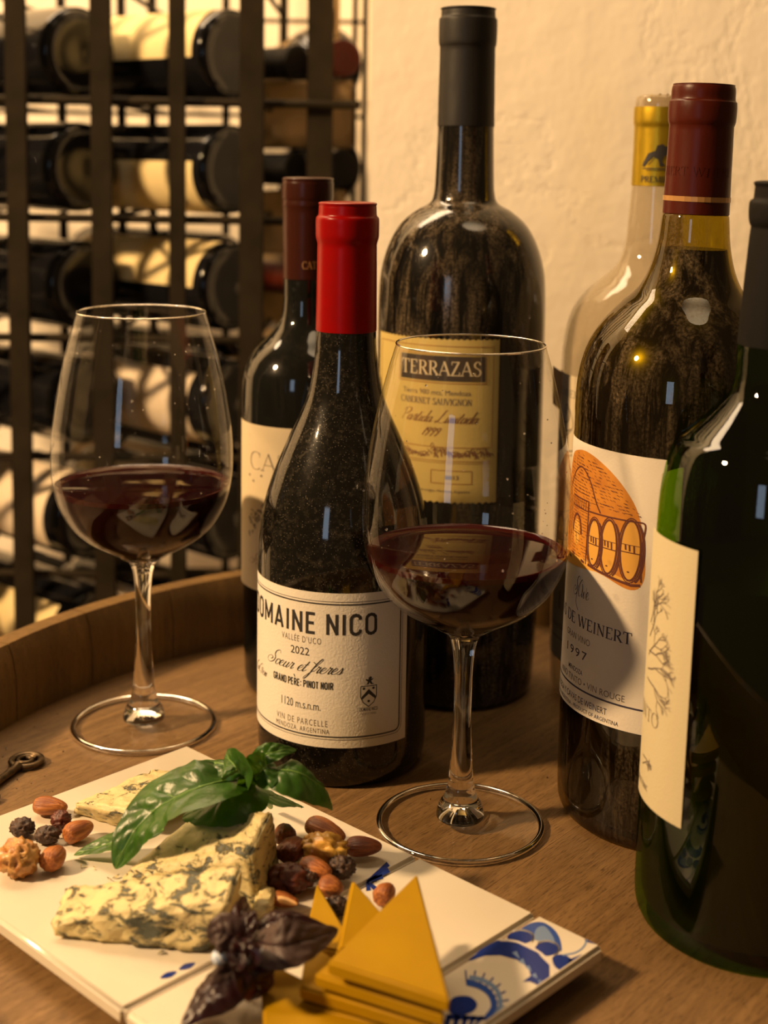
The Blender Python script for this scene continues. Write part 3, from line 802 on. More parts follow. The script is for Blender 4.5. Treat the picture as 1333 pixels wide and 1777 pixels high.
a.stroke([(-72, 168), (-64, 180), (-58, 170), (-66, 163), (-74, 160)], .6, smooth=5); a.stroke([(-78, 158), (-66, 154), (-52, 157)], .7, smooth=5); a.stroke([(-78, 155.5), (-66, 151.5), (-52, 154.5)], .5, smooth=5)
a.build('lettering', cyl(r), M['ink_grey'], lb)
mesh_obj('brown_edge_sheet', [(-.0516, -.004, .199), (-.0575, -.004, .203), (-.0566, -.003, .180), (-.0520, -.003, .176)], [(0, 1, 2, 3)], simple('brown_sheet', (.34, .2, .08), .8), b, False)  # small brown sheet standing out at the label's upper left edge

# --- dark green bottle at the right edge
b = bottle('wine_bottle', 'dark green glass bottle with black capsule and cream tree label at the right edge', (.1600, .5647), .018)
body = sm(heel(.0475), [(.0475, .012), (.0478, .05), (.0476, .12), (.0470, .165), (.0466, .1833), (.0455, .1934), (.0436, .2027), (.0408, .2095), (.0368, .2131), (.0316, .2180), (.0260, .2236), (.0206, .2303), (.0186, .2376), (.0184, .2500), (.0170, .27), (.0152, .29), (.0148, .31)])
lathe('glass_body', body, M['glass_green'], b)
inner = sm([(0, .006), (.03, .006), (.042, .008)], [(.042, .008), (.0452, .02), (.0455, .1), (.0450, .158)], [(.0450, .158), (0, .158)])
lathe('wine_inside', inner, M['wine_in_bottle'], b)
lathe('capsule', sm([(.0185, .2506), (.0188, .2508)], [(.0188, .2508), (.0183, .2631), (.0170, .2900), (.0164, .2990)], [(.0164, .2990), (.0172, .3010), (.0176, .3040), (.0176, .3085), (.0168, .3100)], [(.0168, .3100), (.0160, .3108), (.0158, .3150), (.0150, .3176), (0, .3180)]), M['cap_dark'], b)
r = .0480
lb = label_sheet('label', r, -82, -42.4, 55.5, 171.5, M['paper_tree'], b, off=.0003, lab='tall cream label with a leafless tree')
t = MT('back_label_paper'); t.set(color=(.8, .72, .55), rough=.8)
tl = t.n('ShaderNodeBsdfTranslucent', {'Color': (.8, .72, .5, 1)}); mx = t.n('ShaderNodeMixShader', {0: .4, 1: t.b.outputs[0], 2: tl.outputs[0]}); t.nt.links.new(mx.outputs[0], t.out.inputs[0])
label_sheet('back_label', .0480, -119, -99.5, 148, 190, t.m, b, off=.0003, lab='back label seen through the green glass')
a = Art(); rr = random.Random(4)
def branch(x, y, ang, ln, w_, dep):
    x2 = x + ln * math.cos(ang); y2 = y + ln * math.sin(ang)
    a.stroke([(x, y), ((x + x2) / 2 + rr.uniform(-1, 1), (y + y2) / 2), (x2, y2)], w_, smooth=3)
    if dep:
        for _ in range(3): branch(x2, y2, ang + rr.uniform(-.85, .85), ln * rr.uniform(.55, .8), w_ * .7, dep - 1)
for a_, y_ in ((.75, 118), (.35, 112), (.95, 126), (-.1, 108), (.1, 120), (1.2, 132)): branch(-74, y_, a_, 9, .7, 3)
for a_, y_ in ((.5, 70), (.0, 74)): branch(-74, y_, a_, 5, .6, 2)
a.serif('TINTO', -86, 90.5, 6, 26, wt=.7); a.text('CABERNET FRANC', -84, 60.8, 2.6, 18)
a.build('tree_drawing', cyl(r, .0004), M['ink_grey'], lb)
a = Art(); rr = random.Random(8)
for i in range(16):
    t0 = -PI * .1 + rr.random() * PI * 1.1
    a.stroke([(-3, 276), (-3 + 3.5 * math.cos(t0), 278 + 3.5 * math.sin(t0)), (-3 + 7 * math.cos(t0 + .2), 279 + 7.5 * math.sin(t0))], 1.2, smooth=3)
a.ell(-2, 263.5, 8, 1.6)
a.build('capsule_tree', cyl(.0182, .0006), M['ink_grey'], b)

# ------------------------------------------------------------------ wine glasses
def wine_glass(label, P, level, seed):
    g = thing('wine_glass', label, 'wine glass', (P[0], P[1], 0), (0, 0, seed))
    bowl = [(.0010, .0975), (.0079, .0978), (.0130, .1003), (.0182, .1035), (.0255, .1075), (.0325, .1121), (.0390, .1182), (.0434, .1250), (.0470, .1330), (.0490, .1412), (.0501, .1500), (.0502, .1600), (.0498, .1690), (.0489, .1769), (.0463, .1936), (.0428, .2102), (.0386, .2267), (.0351, .2385)]
    pr = sm(bowl, n=5)
    rim = [(pr[-1][0] + .0004, pr[-1][1] + .0003), (pr[-1][0] - .0005, pr[-1][1] + .0004), (pr[-1][0] - .0007, pr[-1][1] - .0006)]
    lathe('bowl', pr, M['bowl'], g, 128, 60)
    sweep('rim', [((pr[-1][0]) * math.cos(2 * PI * k / 128), pr[-1][0] * math.sin(2 * PI * k / 128), pr[-1][1]) for k in range(128)], .00045, M['stem'], g, 8, True)
    stem = sm([(0, .0042), (.0100, .0042)], [(.0100, .0042), (.0117, .0052), (.0115, .0080), (.0104, .0118), (.0082, .0152), (.0070, .0195), (.0063, .0225), (.0055, .0330), (.0044, .0530), (.0043, .0700), (.0048, .0830), (.0058, .0915), (.0076, .0965), (.0095, .0984)], [(.0095, .0984), (0, .0982)])
    lathe('stem', stem, M['stem'], g, 64, 60)
    lathe('foot', sm([(.0, .0041), (.0120, .0041), (.020, .0029), (.030, .0021), (.0395, .0019)]), M['foot'], g, 128, 60)
    sweep('foot_edge', [(.0398 * math.cos(2 * PI * k / 128), .0398 * math.sin(2 * PI * k / 128), .0017) for k in range(128)], .0016, M['stem'], g, 10, True)
    # wine: follows the bowl just inside it
    wp = [(max(0, r_ - .0007), z_ + .0006) for r_, z_ in pr if z_ < level - .002]
    def rad(z):
        for (r0, z0), (r1, z1) in zip(pr, pr[1:]):
            if z0 <= z <= z1: return r0 + (r1 - r0) * (z - z0) / (z1 - z0) - .0007
        return .04
    wp[0] = (0, .0992)
    wp = [(0, .0992)] + [q for q in wp[1:] if q[1] > .0994]
    wine = lathe('wine', wp + [(rad(level - .0022), level - .0022), (rad(level - .0022) - .0022, level - .0012), (rad(level) - .0045, level - .0008), (0, level - .0008)], M['wine'], g, 128, 50)
    wine['label'] = 'deep red wine filling the lower bowl'
    e0 = rad(level - .0022)
    o = lathe('wine_edge', [(e0, level - .0022), (rad(level - .001), level - .001), (rad(level + .0008), level + .0006), (rad(level) - .0014, level - .0003), (rad(level) - .0045, level - .0008)], M['wine_edge'], wine, 128, 60)
    # tiny drops on the inside of the bowl
    rr = random.Random(seed * 10 + 1); V = []; Fc = []
    ico = bmesh.new(); bmesh.ops.create_icosphere(ico, subdivisions=1, radius=1); iv = [v.co.copy() for v in ico.verts]; jf = [[v.index for v in f.verts] for f in ico.faces]; ico.free()
    for i in range(70):
        z = level + .003 + (.225 - level) * rr.random() ** 1.2; t0 = rr.random() * 2 * PI; s_ = .00022 + .00045 * rr.random() ** 3
        r0 = rad(z) + .0005; c = Vector((r0 * math.cos(t0), r0 * math.sin(t0), z)); o_ = len(V)
        V += [c + q * s_ for q in iv]; Fc += [[o_ + k for k in f] for f in jf]
    dr = mesh_obj('droplets', V, Fc, M['stem'], g); dr['kind'] = 'stuff'
    return g
wine_glass('half full red wine glass at the left, behind the key', (-.1338, .7589), .1415, .3)
wine_glass('half full red wine glass in front of the gold-labelled magnum', (.0410, .6459), .1385, 1.1)

# ------------------------------------------------------------------ tile board
TB, TT = .0068, .0140
cA, cB = Vector((-.1011, .7031)), Vector((.0916, .5196))
es = (cB - cA).normalized(); et = Vector((es.y, -es.x))
if et.x > 0: et = -et
LEN = (cB - cA).length; WID = .1605
board = thing('tile_board', 'white glazed tile serving board with blue painted corner under the cheeses', 'board', (cA.x, cA.y, 0), (0, 0, math.atan2(es.y, es.x)))
Rb = board.rotation_euler.z
t = MT('glaze'); v = t.coord()
t.set(color=t.mix(t.ramp(t.noise(v, 14, 3), [(.3, 0.0), (.8, 1.0)]), (.66, .61, .51), (.62, .56, .46)), rough=.16, spec=.5, normal=t.bump(t.noise(v, 30, 2), .08, .002)); M['glaze'] = t.m
M['cobalt'] = simple('cobalt_glaze', (.012, .03, .20), .14)
M['cobalt_pale'] = simple('pale_cobalt_glaze', (.16, .24, .42), .14)
M['cobalt_mid'] = simple('mid_cobalt_glaze', (.03, .075, .32), .14)
M['white_line'] = simple('white_glaze_line', (.62, .58, .56), .14)
M['backing'] = simple('board_backing', (.30, .22, .14), .8)
def local(v2):
    d = Vector((v2[0], v2[1])) - cA
    return (d.dot(es), d.dot(et))
sy = -1 if et.dot(Vector((-math.sin(Rb), math.cos(Rb)))) < 0 else 1
cuts = [0, .1660, .2330, LEN]
tiles = []
for i, (a0, a1) in enumerate(zip(cuts, cuts[1:])):
    g0 = 0 if i == 0 else .0006; g1 = 0 if i == 2 else .0006
    bm = bmesh.new(); lo = (a0 + g0, min(0, sy * WID), TB); hi = (a1 - g1, max(0, sy * WID), TT)
    box_bm(bm, lo, hi)
    bmesh.ops.bevel(bm, geom=bm.edges[:], offset=.0016, segments=3, affect='EDGES')
    tiles.append(bm_obj('tile', bm, M['glaze'], board, True, 50))
tiles[2]['label'] = 'end tile painted with cobalt blue arches'
bm = bmesh.new(); box_bm(bm, (.010, min(sy * .012, sy * (WID - .012)), 0), (LEN - .010, max(sy * .012, sy * (WID - .012)), TB), .001)
bm_obj('backing', bm, M['backing'], board, False)
bm = bmesh.new(); box_bm(bm, (.004, min(sy * .003, sy * (WID - .003)), TB - .0005), (LEN - .004, max(sy * .003, sy * (WID - .003)), TT - .0018))
bm_obj('joint_grout', bm, M['backing'], board, False)
def bmap(off):
    def f(px, py):
        p = at(px, py, TT); s_, t_ = local((p.x, p.y))
        s_ = min(max(s_, .0), LEN - .0022); t_ = min(max(t_, .0018), WID)
        return Vector((s_, sy * t_, TT + off))
    return f
def Z(x, y): return (720 + x / 3.508, 1380 + y / 3.508)
a = Art(); a.smooth_poly([Z(*p) for p in ((625, 835), (700, 782), (780, 775), (850, 820), (885, 880), (892, 950), (850, 930), (740, 880), (690, 850))]); a.build('shell_petal', bmap(.00006), M['cobalt_mid'], tiles[2], 1e9)
a = Art()
a.poly([Z(*p) for p in ((322, 1012), (400, 940), (500, 885), (620, 898), (740, 955), (820, 1035), (850, 1120), (830, 1165), (775, 1205), (755, 1190), (745, 1155), (700, 1135), (655, 1138), (705, 1100), (690, 1050), (620, 1002), (520, 975), (430, 977), (350, 1005))])
a.ell(*Z(640, 868), 22, 11); a.ell(*Z(800, 938), 20, 12)
a.smooth_poly([Z(*p) for p in ((840, 985), (900, 970), (955, 1000), (960, 1040), (900, 1070), (850, 1040))])
a.stroke([Z(940, 1010), Z(1040, 985)], 6); a.stroke([Z(930, 1030), Z(1020, 1020)], 4); a.stroke([Z(1040, 880), Z(1145, 915)], 7)
a.smooth_poly([Z(*p) for p in ((195, 1290), (240, 1230), (330, 1225), (380, 1270), (350, 1320), (250, 1345))])
for k in range(9): a.stroke([Z(0 + k * 52, 1330 + k * 2), Z(-30 + k * 52, 1470)], 9)
a.stroke([Z(200, 1350), Z(470, 1375)], 10)
for k in range(9):
    t0 = math.radians(95 - k * 14); a.stroke([Z(330 + 150 * math.cos(t0) * 1.1, 1290 - 150 * math.sin(t0)), Z(330 + 225 * math.cos(t0) * 1.1, 1290 - 225 * math.sin(t0))], 3)
for cx, cy, rot in ((293, 1693, 0), (325, 1678, 0)): a.smooth_poly([(cx - 15, cy + 5), (cx - 4, cy - 5), (cx + 14, cy - 7), (cx + 4, cy + 3)])
for p in ((674, 1499), (675, 1510), (664, 1521), (652, 1543), (640, 1546)): a.stroke([(637, 1530), ((637 + p[0]) / 2, (1530 + p[1]) / 2), p], lambda q, d: 4 + 5 * q)
a.build('blue_painting', bmap(.00009), M['cobalt'], tiles[2], 1e9)
a = Art()
a.stroke([Z(*p) for p in ((315, 1140), (400, 1165), (462, 1215), (482, 1290), (440, 1355))], 11, smooth=5)
a.build('blue_arc', bmap(.00010), M['cobalt_mid'], tiles[2], 1e9)
a = Art()
a.stroke([Z(*p) for p in ((1050, 870), (1030, 920), (980, 958), (900, 975))], 3, smooth=4)
a.smooth_poly([Z(*p) for p in ((730, 880), (740, 815), (790, 800), (840, 860), (850, 905), (800, 890))])
for k in range(5): a.poly([Z(590 + k * 40, 960 + k * 42 + (k % 2) * 12), Z(620 + k * 38, 950 + k * 44), Z(640 + k * 36, 1000 + k * 40)])
a.stroke([Z(*p) for p in ((330, 1110), (420, 1130), (500, 1190), (520, 1290), (480, 1360))], 8, smooth=5)
a.build('pale_painting', bmap(.00012), M['cobalt_pale'], tiles[2], 1e9)
a = Art()
a.stroke([Z(*p) for p in ((520, 884), (620, 893), (745, 950), (830, 1030), (862, 1120), (850, 1160))], 4, smooth=5)
a.stroke([(Z(640, 868)[0] + 24 * math.cos(math.radians(d)), Z(640, 868)[1] - 13 * math.sin(math.radians(d))) for d in range(-40, 130, 10)], 3)
a.stroke([(Z(800, 938)[0] + 22 * math.cos(math.radians(d)), Z(800, 938)[1] - 14 * math.sin(math.radians(d))) for d in range(-60, 150, 10)], 3)
a.build('white_lines', bmap(.00014), M['white_line'], tiles[2], 1e9)

# ------------------------------------------------------------------ cheeses
def blue_cheese_mat(name, vein, scale=95, dark=(.035, .05, .045)):
    t = MT(name); v = t.coord((1, 1, 1)); v2 = t.coord((1, 1, 2.2))
    n1 = t.noise(v2, scale, 8, .72, .5); n2 = t.noise(v, 34, 3, .5)
    k = t.ramp(t.math('ADD', n1, t.math('MULTIPLY', t.math('SUBTRACT', n2, .5), .36)), [(vein, 0.0), (vein + .06, 1.0)])
    halo = t.ramp(t.math('ADD', n1, t.math('MULTIPLY', t.math('SUBTRACT', n2, .5), .36)), [(vein - .08, 0.0), (vein, 1.0)])
    col = t.mix(t.math('MULTIPLY', halo, .35), (.62, .52, .26), (.40, .36, .19)); col = t.mix(t.math('MULTIPLY', k, .93), col, dark)
    t.set(color=col, rough=.5, sss=.08, sssr=.003, normal=t.bump(t.math('SUBTRACT', t.noise(v, 240, 5, .6), t.math('MULTIPLY', k, .9)), .7, .0012))
    return t.m
M['blue1'] = blue_cheese_mat('blue_cheese_light', .565, 120)
M['blue2'] = blue_cheese_mat('blue_cheese', .545, 120)
M['blue3'] = blue_cheese_mat('blue_cheese_mouldy', .525, 110)
def hexa(name, bot, top, mat, parent=None, amp=.0011, cuts=14, r=.0012, seed=0, fine=1.0):
    """a wedge from four bottom and four top corners, edges softened, faces crumbly"""
    bm = bmesh.new()
    v = [bm.verts.new(p) for p in list(bot) + list(top)]
    for f in ((3, 2, 1, 0), (4, 5, 6, 7), (0, 1, 5, 4), (1, 2, 6, 5), (2, 3, 7, 6), (3, 0, 4, 7)): bm.faces.new([v[i] for i in f])
    bmesh.ops.recalc_face_normals(bm, faces=bm.faces)
    bmesh.ops.bevel(bm, geom=bm.edges[:], offset=r, segments=2, affect='EDGES')
    for _ in range(6):
        es_ = [e for e in bm.edges if e.calc_length() > .0028]
        if not es_: break
        bmesh.ops.subdivide_edges(bm, edges=es_, cuts=1, use_grid_fill=True)
        bmesh.ops.triangulate(bm, faces=[f for f in bm.faces if len(f.verts) > 4])
    bm.normal_update()
    zmin = min(p[2] for p in bot)
    mv = []
    for q in bm.verts:
        n_ = noise.fractal(q.co * 160 + Vector((seed, 0, 0)), 1.0, 2.0, 4) * amp + noise.noise(q.co * 45 + Vector((seed, 3, 0))) * amp * .9
        pit = noise.noise(q.co * 260 + Vector((0, seed, 0)))
        if pit > .35: n_ -= (pit - .35) * amp * 4 * fine
        mv.append((q, q.normal * n_))
    for q, d in mv:
        q.co += d; q.co.z = max(q.co.z, zmin + .0001)
    return bm_obj(name, bm, mat, parent, True)
BT = TT + .0001
def P4(l, z): return [at(x, y, z) for x, y in l]
def PZ(l): return [at(x, y, z) for x, y, z in l]
c1 = hexa('blue_cheese_wedge', P4([(126, 1412), (232, 1440), (420, 1362), (385, 1345)], BT), PZ([(128, 1393, BT + .009), (238, 1412, BT + .013), (420, 1352, BT + .012), (262, 1334, BT + .010)]), M['blue1'], seed=1)
tag(c1, 'flat blue-veined cheese wedge at the back, partly under the basil', 'cheese')
c2 = hexa('blue_cheese_wedge', P4([(215, 1550), (452, 1590), (488, 1500), (300, 1472)], BT), PZ([(208, 1520, BT + .006), (432, 1482, BT + .023), (474, 1402, BT + .036), (330, 1420, BT + .024)]), M['blue2'], seed=5, amp=.0007)
tag(c2, 'tall middle blue cheese wedge shaded by basil leaves', 'cheese')
c3 = hexa('blue_cheese_wedge', P4([(90, 1630), (352, 1655), (425, 1600), (200, 1560)], BT), PZ([(80, 1602, BT + .007), (402, 1566, BT + .022), (418, 1500, BT + .026), (108, 1538, BT + .011)]), M['blue3'], seed=9, amp=.0014)
tag(c3, 'front blue cheese wedge with mouldy side facing the camera', 'cheese')
c4 = hexa('cheese_crumb', P4([(440, 1600), (470, 1604), (482, 1560), (450, 1556)], BT), PZ([(438, 1572, BT + .007), (470, 1574, BT + .008), (480, 1540, BT + .009), (448, 1536, BT + .009)]), M['blue1'], seed=12, amp=.0007)
tag(c4, 'small chunk of pale cheese leaning at the right end of the middle wedge', 'cheese')
V = []; Fc = []; rr = random.Random(5)
for x, y in ((138, 1504), (165, 1504), (162, 1508), (148, 1501), (192, 1526), (280, 1652), (305, 1648), (330, 1650), (345, 1640), (200, 1522)):
    p = at(x, y, BT + .0006); s_ = .0008 + rr.random() * .0012; o_ = len(V)
    V += [p + Vector((rr.uniform(-1, 1), rr.uniform(-1, 1), rr.uniform(-.4, .6))) * s_ for _ in range(4)]
    Fc += [(o_, o_ + 1, o_ + 2), (o_, o_ + 2, o_ + 3), (o_, o_ + 3, o_ + 1), (o_ + 1, o_ + 3, o_ + 2)]
tag(mesh_obj('cheese_crumbs', V, Fc, M['blue3'], None, False), 'loose crumbs of blue cheese on the white tile', 'crumbs', kind='stuff')

t = MT('hard_cheese'); v = t.coord()
t.set(color=t.mix(t.ramp(t.noise(v, 26, 3), [(.3, 0.0), (.75, 1.0)]), (.38, .22, .001), (.32, .175, .0008)), rough=.55, spec=.12, normal=t.bump(t.noise(v, 90, 4), .2, .0008)); M['hard'] = t.m
M['rind'] = simple('cheese_rind', (.42, .17, .02), .5)
def slice_(label, tri, th=.0055, name='cheese_slice'):
    P = [Vector(p) for p in tri]
    n_ = (P[1] - P[0]).cross(P[2] - P[0]).normalized()
    if n_.z < 0: n_ = -n_
    c = sum(P, Vector()) / 3
    bm = bmesh.new()
    top = [bm.verts.new(p) for p in P]; bot = [bm.verts.new(p - n_ * th) for p in P]
    bm.faces.new(top); bm.faces.new(bot[::-1])
    for i in range(3): bm.faces.new((top[i], bot[i], bot[(i + 1) % 3], top[(i + 1) % 3]))
    bmesh.ops.recalc_face_normals(bm, faces=bm.faces)
    bmesh.ops.bevel(bm, geom=bm.edges[:], offset=.0009, segments=3, affect='EDGES')
    for q in bm.verts: q.co.z = max(q.co.z, BT)
    o = bm_obj(name, bm, M['hard'], None, True, 40)
    return tag(o, label, 'cheese')
slice_('yellow cheese triangle lying furthest left under the purple basil', PZ([(452, 1660, BT + .007), (668, 1768, BT + .006), (462, 1880, BT + .006)]))
slice_('small yellow cheese point touching the cluster of nuts', PZ([(550, 1530, BT + .012), (625, 1655, BT + .0085), (526, 1640, BT + .0085)]), .006)
slice_('yellow cheese triangle standing second behind the big front slice', PZ([(612, 1524, BT + .024), (688, 1612, BT + .014), (586, 1650, BT + .014)]), .006)
slice_('yellow cheese slice lowest in the stack of triangles', PZ([(700, 1640, BT + .0075), (760, 1800, BT + .0065), (512, 1742, BT + .0075)]), .0055)
slice_('yellow cheese slice in the middle of the stack of triangles', PZ([(534, 1632, BT + .0150), (520, 1712, BT + .0135), (768, 1786, BT + .0125)]), .0055)
slice_('yellow cheese slice right under the top triangle of the stack', PZ([(700, 1560, BT + .0215), (772, 1762, BT + .0190), (545, 1690, BT + .0205)]), .0052)
slice_('large top yellow cheese triangle with its point towards the right glass', PZ([(724, 1514, BT + .031), (782, 1736, BT + .0265), (568, 1668, BT + .029)]), .0055)

# ------------------------------------------------------------------ nuts and raisins
t = MT('almond_skin'); v = t.coord((1, 12, 12))
g_ = t.noise(v, 60, 4, .6); t.set(color=t.mix(t.ramp(g_, [(.40, 0.0), (.60, 1.0)]), (.22, .058, .010), (.42, .145, .028)), rough=.45, normal=t.bump(g_, .8, .0012)); M['almond'] = t.m
t = MT('almond_skin_dark'); v = t.coord((1, 12, 12))
g_ = t.noise(v, 60, 4, .6); t.set(color=t.mix(t.ramp(g_, [(.40, 0.0), (.60, 1.0)]), (.12, .024, .006), (.24, .062, .014)), rough=.4, normal=t.bump(g_, .8, .0012)); M['almond_dark'] = t.m
t = MT('walnut_flesh'); v = t.coord(); g_ = t.noise(v, 150, 4, .6)
t.set(color=t.mix(t.ramp(g_, [(.35, 0.0), (.65, 1.0)]), (.34, .13, .03), (.68, .40, .14)), rough=.4, normal=t.bump(g_, .4, .0008)); M['walnut'] = t.m
t = MT('walnut_gold'); v = t.coord(); g_ = t.noise(v, 150, 4, .6)
t.set(color=t.mix(t.ramp(g_, [(.35, 0.0), (.65, 1.0)]), (.45, .20, .03), (.70, .42, .08)), rough=.35, normal=t.bump(g_, .4, .0008)); M['walnut_gold'] = t.m
t = MT('raisin_skin'); v = t.coord(); g_ = t.noise(v, 420, 5, .7)
t.set(color=t.mix(t.ramp(g_, [(.4, 0.0), (.75, 1.0)]), (.022, .009, .007), (.14, .075, .045)), rough=.38, normal=t.bump(g_, .8, .001)); M['raisin'] = t.m
t = MT('raisin_red'); v = t.coord(); g_ = t.noise(v, 300, 5, .7)
t.set(color=t.mix(t.ramp(g_, [(.4, 0.0), (.75, 1.0)]), (.06, .010, .006), (.22, .06, .03)), rough=.3, normal=t.bump(g_, .8, .001)); M['raisin_red'] = t.m
M['nut_flesh'] = simple('nut_flesh', (.72, .42, .16), .45)
def almond(label, px, py, h, yaw, L=.0225, W=.0125, T=.0085, mat='almond', pitch=0, roll=0, name='almond'):
    nU, nV = 26, 20; V = []; Fc = []
    for i in range(nU + 1):
        s_ = i / nU; x = -L / 2 + L * (1 - math.cos(PI * s_)) / 2
        q = max(0.0, math.sin(PI * s_ ** .80)) ** .80 * (1.06 - .22 * s_)
        q = max(q, .0)
        for k in range(nV):
            a_ = 2 * PI * k / nV
            rip = 1 + .055 * math.sin(a_ * 9 + 2 * noise.noise(Vector((x * 100, a_, 0)))) * q
            V.append((x, W / 2 * q * rip * math.cos(a_), T / 2 * q * rip * math.sin(a_)))
    for i in range(nU):
        for k in range(nV):
            k2 = (k + 1) % nV; Fc.append((i * nV + k, i * nV + k2, (i + 1) * nV + k2, (i + 1) * nV + k))
    o = mesh_obj(name, V, Fc, M[mat]); p = at(px, py, BT + h); o.location = p
    o.rotation_euler = (roll, pitch, yaw)
    return tag(o, label, 'nut')
def blob(name, label, cat, px, py, h, size, mat, seed, amp, freq, yaw=0, ridge=False, sub=4):
    bm = bmesh.new(); bmesh.ops.create_icosphere(bm, subdivisions=sub, radius=1)
    for q in bm.verts:
        d = q.co.normalized(); P_ = d * freq + Vector((seed * 3.1, seed, 0))
        n_ = noise.noise(P_)
        if ridge: n_ = .9 - 3.2 * abs(noise.noise(P_ * 1.15)) ** .9 - .5 * abs(noise.noise(P_ * 2.4))
        else: n_ = -abs(n_) * 1.4 + .35 * noise.noise(P_ * 2.3)
        rr_ = 1 + amp * (n_ if not ridge else .62 * n_)
        if ridge: rr_ -= .16 * math.exp(-(d.y * 5) ** 2)
        q.co = Vector((d.x * size[0] * rr_, d.y * size[1] * rr_, d.z * size[2] * rr_))
    o = bm_obj(name, bm, M[mat]); o.location = at(px, py, BT + h); o.rotation_euler = (0, 0, yaw)
    return tag(o, label, cat)
rad = math.radians
almond('upper almond of the left nut group, lying flat beside the rear cheese', 88, 1399, .0050, rad(-8), .0165, .0098)
almond('reddish almond right of the raisins at the left', 137, 1441, .0050, rad(48), .0150, .0098, T=.0095)
almond('almond in front, next to the left walnut', 94, 1487, .0055, rad(75), .0135, .0112, T=.0100)
blob('walnut_half', 'knobbly walnut half at the far left edge of the board', 'nut', 33, 1488, .0072, (.0092, .0085, .0078), 'walnut', 2, .30, 2.3, rad(20), True)
blob('raisin', 'black wrinkled raisin behind the left walnut', 'raisin', 39, 1436, .0045, (.0062, .0055, .0048), 'raisin', 3, .38, 3.2)
blob('raisin', 'dark raisin between the left walnut and an almond', 'raisin', 82, 1449, .0042, (.0062, .0045, .0044), 'raisin', 4, .38, 3.2)
blob('raisin', 'reddish raisin under the upper left almond', 'raisin', 106, 1424, .0048, (.0052, .0050, .0052), 'raisin_red', 5, .38, 3.0)
# right cluster
almond('tilted almond at the top of the right nut cluster', 566, 1441, .0085, rad(-28), .0198, .0120, pitch=rad(8))
almond('almond at the far right of the cluster, near the glass foot', 632, 1469, .0055, rad(2), .0160, .0108, mat='almond_dark')
almond('dark almond standing against the middle cheese wedge', 508, 1472, .0085, rad(70), .0155, .0125, mat='almond_dark', T=.010)
almond('shaded almond peeking out behind the tall wedge', 494, 1446, .0070, rad(100), .0135, .0105, mat='almond_dark')
almond('orange almond in the middle of the right cluster', 549, 1507, .0090, rad(-30), .0150, .0100)
almond('half peeled nut with pale tip behind the yellow cheese', 575, 1539, .0075, rad(-25), .0105, .0098, T=.009, name='peanut')
almond('almond between the blue flower and the top cheese triangle', 669, 1550, .0050, rad(65), .0115, .0092, T=.009)
almond('split almond showing pale flesh by the purple basil', 493, 1562, .0048, rad(-22), .0130, .0075, T=.006)
o = almond('pale piece of split almond by the purple basil', 499, 1564, .0075, rad(-28), .0095, .0025, T=.003); o.data.materials[0] = M['nut_flesh']; o.name = 'almond_sliver'
blob('walnut_half', 'golden walnut piece in the middle of the right cluster', 'nut', 562, 1472, .0100, (.0108, .0074, .0062), 'walnut_gold', 7, .30, 2.1, rad(-15), True)
blob('raisin', 'wrinkled raisin right of the orange almond', 'raisin', 592, 1505, .0070, (.0068, .0055, .0052), 'raisin', 8, .38, 3.0)
blob('dried_fruit', 'large dark red dried fruit beside the tall wedge', 'dried fruit', 503, 1524, .0060, (.0110, .0080, .0062), 'raisin_red', 9, .30, 2.2)
blob('raisin', 'small black raisin above the yellow cheese point', 'raisin', 536, 1520, .0075, (.0050, .0034, .0034), 'raisin', 10, .38, 3.0)
blob('raisin', 'black raisin in the gap between two yellow cheese points', 'raisin', 583, 1572, .0045, (.0056, .0046, .0044), 'raisin', 13, .38, 3.0)

# ------------------------------------------------------------------ basil
def leaf_mat(name, top, dark, trans, rough=.35):
    t = MT(name); v = t.coord(); g_ = t.noise(v, 70, 4, .6)
    col = t.mix(t.ramp(g_, [(.35, 0.0), (.7, 1.0)]), top, dark)
    t.set(color=col, rough=rough, spec=.5, normal=t.bump(t.noise(v, 380, 3), .3, .0008))
    tl = t.n('ShaderNodeBsdfTranslucent', {'Color': (*trans, 1)})
    mx = t.n('ShaderNodeMixShader', {0: .22, 1: t.b.outputs[0], 2: tl.outputs[0]})
    t.nt.links.new(mx.outputs[0], t.out.inputs[0]); return t.m
M['basil'] = leaf_mat('basil_green', (.036, .115, .009), (.015, .058, .005), (.10, .24, .006), .36)
M['basil_vein'] = simple('basil_vein', (.13, .25, .05), .4)
M['purple'] = leaf_mat('basil_purple', (.030, .008, .010), (.010, .004, .005), (.08, .01, .01), .3)
M['purple_grey'] = leaf_mat('basil_purple_back', (.085, .052, .045), (.045, .026, .024), (.05, .02, .02), .55)
